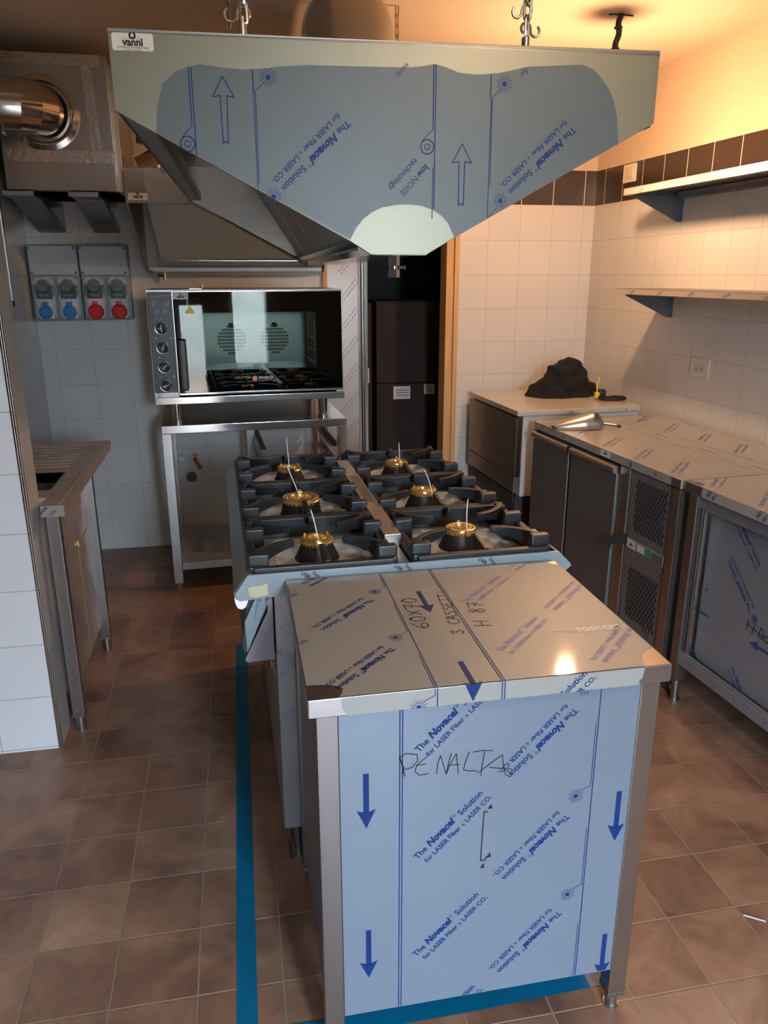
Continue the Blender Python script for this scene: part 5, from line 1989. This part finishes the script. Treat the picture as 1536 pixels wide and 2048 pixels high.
sw = thing('light_switch', 'cream switch plate on the dark tile band above the upper shelf end', 'switch', on_right(4.245, 2.114), RWA)
w = B()
w.box(-0.012, 0, -0.062, 0.062, -0.047, 0.047, 0, 0.004)
w.out('plate', mat('switch_cream', (0.72, 0.66, 0.54), 0.35), sw)
w = B()
w.box(-0.016, -0.010, -0.040, 0.040, -0.030, 0.030, 0, 0.002)
w.box(-0.019, -0.014, -0.018, 0.018, -0.016, 0.016, 0, 0.004)
w.out('rocker', mat('switch_insert', (0.62, 0.55, 0.42), 0.35), sw)
so2 = thing('power_socket', 'double white power socket on the tiled right wall under the lower shelf', 'socket', on_right(3.445, 1.146), RWA)
w = B()
w.box(-0.010, 0, -0.072, 0.072, -0.045, 0.045, 0, 0.003)
w.out('plate', mat('socket_white', (0.62, 0.60, 0.56), 0.35), so2)
for y in (0.020, -0.022):
    w = B()
    w.lathe([(0.019, 0), (0.019, 0.002), (0.016, 0.002), (0.016, 0.0005), (0, 0.0005)], seg=24, mtx=Matrix.Translation((-0.010, y, -0.004)) @ Matrix.Rotation(-PI / 2, 4, 'Y'))
    for k in (-0.008, 0, 0.008):
        w.cyl((-0.0112, y + k, -0.004), (-0.0105, y + k, -0.004), 0.0026, seg=8, mi=1)
    w.out('outlet', [GREYL, BLACK], so2)

# ------------------------------------------------------------ sink unit on the left
sk = thing('sink_unit', 'film-covered steel sink unit with ribbed drainer in the recess behind the tiled pillar', 'sink unit', (-0.577, 2.66, 0))


def relx(w, name, mats, parent=sk, **k):
    for v in w.bm.verts:
        v.co -= Vector((-0.577, 2.66, 0))
    return w.out(name, mats, parent, **k)


w = B()
zt = 0.87
bx0, bx1, by0, by1 = -0.95, -0.660, 2.76, 3.02
w.box(-1.05, -0.577, 2.66, by0, 0.832, zt)
w.box(-1.05, -0.577, by1, 3.605, 0.832, zt)
w.box(bx1, -0.577, by0, by1, 0.832, zt)
w.box(-1.05, bx0, by0, by1, 0.832, zt)
w.box(-0.650, -0.577, 2.558, 2.66, 0.832, zt)
# rim ridges and drainer ribs
w.box(-0.598, -0.590, 2.575, 3.59, zt, zt + 0.004, 0, 0.0015)
for i in range(8):
    w.box(-1.0, -0.66, 3.10 + 0.055 * i, 3.118 + 0.055 * i, zt, zt + 0.005, 0, 0.002)
P = []
for i in range(6):
    for d in (0, 0.02):
        P.append(seg(-0.95 + 0.055 * i + d, 3.10 + .06 * i, -0.90 + 0.055 * i + d, 3.17 + .06 * i, 0.004))
P.append(seg(-1.0, 3.07, -0.62, 3.07, 0.004))
P += arrow(-0.83, 3.42, 0.10, 1, 0.006, 0.03, 0.03)
for i in range(5):
    for d in (0, 0.012):
        P.append(seg(-0.645 + d, 2.66 + 0.2 * i, -0.617 + d, 2.70 + 0.2 * i, 0.004))
w.ink(((0, 0, zt + 0.0052), XA, YA), P, 1, None, 0.0003)
w.ink(((0, 2.558, 0), XA, XZ), text('tion', -0.652, 0.840, 0.034, math.radians(40), 0.02) + text('CO2', -0.622, 0.834, 0.025, math.radians(40), 0.02), 2, (-0.65, -0.578, 0.833, 0.869), 0.0006)
for yy in (2.60, 2.85, 3.1, 3.35):
    w.ink(((-0.577, 0, 0), (0, 1, 0), XZ), [seg(yy, 0.84, yy + .02, 0.866, .004), seg(yy + .02, 0.838, yy + .04, 0.864, .004)], 1, None, 0.0006)
relx(w, 'worktop', [mat('sink_film', (0.42, 0.36, 0.30), 0.33, 0.45, noise=0.06), INKF, INK])
w = B()
w.box(bx0, bx1, by0, by1, 0.66, 0.664)
w.box(bx0 - 0.003, bx0, by0, by1, 0.66, zt)
w.box(bx1, bx1 + 0.003, by0, by1, 0.66, zt + 0.002)
w.box(bx0, bx1, by0 - 0.003, by0, 0.66, zt + 0.002)
w.box(bx0, bx1, by1, by1 + 0.003, 0.66, zt + 0.002)
relx(w, 'basin', mat('basin_steel', (0.30, 0.28, 0.26), 0.35, 0.9))
w = B()
w.box(-1.03, -0.648, 2.700, 3.27, 0.115, 0.832)
relx(w, 'carcass', mat('sink_carcass', (0.30, 0.28, 0.26), 0.4, 0.8))
FS = ((-0.640, 0, 0), (0, 1, 0), XZ)
w = B()
w.box(-0.655, -0.640, 2.700, 3.275, 0.592, 0.830, 0, 0.001)
P = [seg(2.70, 0.672, 3.27, 0.672, 0.003)]
for y in (2.79, 3.09):
    P += arrow(y + 0.03, 0.700, 0.09, -1, 0.012, 0.045, 0.04)
for y in (2.78, 2.98, 3.18):
    P += [seg(y, 0.61, y + 0.03, 0.66, 0.006), seg(y + 0.025, 0.605, y + 0.055, 0.655, 0.006)]
for y in (2.75, 2.95):
    P += [seg(y, 0.76, y + 0.04, 0.80, 0.006), seg(y + 0.02, 0.752, y + 0.06, 0.792, 0.006)]
w.ink(FS, P, 1, (2.70, 3.27, 0.594, 0.828), 0.0006)
relx(w, 'fascia', [mat('sink_front_film', (0.40, 0.35, 0.29), 0.35, 0.4), INKF])
for y0, y1 in ((2.700, 2.985), (2.988, 3.275)):
    w = B()
    w.box(-0.655, -0.640, y0, y1, 0.125, 0.586, 0, 0.001)
    P = [seg(y0, 0.488, y1, 0.488, 0.003)] + arrow(y0 + 0.10, 0.505, 0.07, -1, 0.012, 0.045, 0.035)
    for k in range(2):
        P += [seg(y0 + .05 + .1 * k, 0.45 - .05 * k, y0 + .20 + .04 * k, 0.25 - .05 * k, 0.005), seg(y0 + .075 + .1 * k, 0.46 - .05 * k, y0 + .225 + .03 * k, 0.26 - .05 * k, 0.005)]
    w.ink(FS, P, 1, (y0 + .003, y1 - .003, 0.127, 0.584), 0.0006)
    d_ = relx(w, 'door', [bpy.data.materials['sink_front_film'], INKF])
    w = B()
    w.cyl((-0.634, y1 - 0.012, 0.585), (-0.634, y1 - 0.012, 0.61), 0.005, seg=10)
    w.box(-0.641, -0.634, y1 - 0.020, y1 - 0.006, 0.592, 0.606)
    relx(w, 'hinge', BRASS, d_)
for x, y in ((-0.648, 2.600), (-0.648, 3.235), (-1.03, 2.665), (-1.03, 3.235)):
    w = B()
    w.box(x, x + 0.040, y, y + 0.040, 0.072, 0.832, 0, 0.002)
    l_ = relx(w, 'leg', mat('sink_leg_steel', (0.40, 0.38, 0.38), 0.32, 0.95))
    w = B()
    w.cyl((x + 0.02, y + 0.02, 0.0), (x + 0.02, y + 0.02, 0.06), 0.018, seg=16)
    w.box(x - 0.001, x + 0.041, y - 0.001, y + 0.041, 0.060, 0.072)
    relx(w, 'foot', STEELD, l_)

# ------------------------------------------------------------ cartons in the store room
def carton(x0, x1, y, z0, z1, label, labs):
    t = thing('cardboard_box', label, 'box', ((x0 + x1) / 2, y + 0.3, z0), 0, 'cartons stacked beyond the doorway')
    w = B()
    w.box(x0 - (x0 + x1) / 2, x1 - (x0 + x1) / 2, -0.3, 0.3, 0, z1 - z0, 0, 0.004)
    t2 = w.out('carton', CARTON, t)
    for (a, b, c, d) in labs:
        w = B()
        w.ink(((-(x0 + x1) / 2, -0.3, -z0), XA, XZ), [[(a, c), (b, c), (b, d), (a, d)]], 0, None, 0.001)
        w.ink(((-(x0 + x1) / 2, -0.3, -z0), XA, XZ), [seg(a + .015, c + (d - c) * q, b - .015, c + (d - c) * q, 0.005) for q in (0.3, 0.5, 0.7)], 1, None, 0.0015)
        w.out('paper_label', [WHITE, GREYD], t)
    return t


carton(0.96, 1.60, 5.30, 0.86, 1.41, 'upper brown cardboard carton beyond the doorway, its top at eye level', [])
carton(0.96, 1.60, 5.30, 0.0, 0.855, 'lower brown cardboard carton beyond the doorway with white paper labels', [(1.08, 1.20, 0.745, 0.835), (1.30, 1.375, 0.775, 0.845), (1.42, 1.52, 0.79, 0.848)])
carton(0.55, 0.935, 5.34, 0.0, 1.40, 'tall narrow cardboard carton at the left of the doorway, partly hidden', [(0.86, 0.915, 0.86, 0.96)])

# ------------------------------------------------------------ floor tapes and offcut
w = B()
w.poly([(-0.083, -0.2, 0.0012), (-0.036, -0.2, 0.0012), (-0.034, 1.30, 0.0012), (-0.020, 3.19, 0.0012), (-0.068, 3.20, 0.0012), (-0.081, 1.30, 0.0012)], 0)
tag(w.out('floor_tape', TAPE), 'long blue tape line on the floor left of the range', 'tape')
w = B()
w.poly([(-0.036, 1.268, 0.0014), (0.20, 1.262, 0.0014), (0.45, 1.262, 0.0014), (0.775, 1.270, 0.0014), (0.790, 1.312, 0.0014), (0.45, 1.306, 0.0014), (0.20, 1.303, 0.0014), (-0.036, 1.310, 0.0014)], 0)
tag(w.out('floor_tape', TAPE), 'short blue tape strip on the floor crossing beneath the foreground work table', 'tape')
w = B()
w.cyl((1.210, 1.390, 0.003), (1.253, 1.360, 0.003), 0.0022, seg=8)
tag(w.out('wire_offcut', GREYL), 'thin pale wire offcut on the floor tiles at the right', 'offcut')
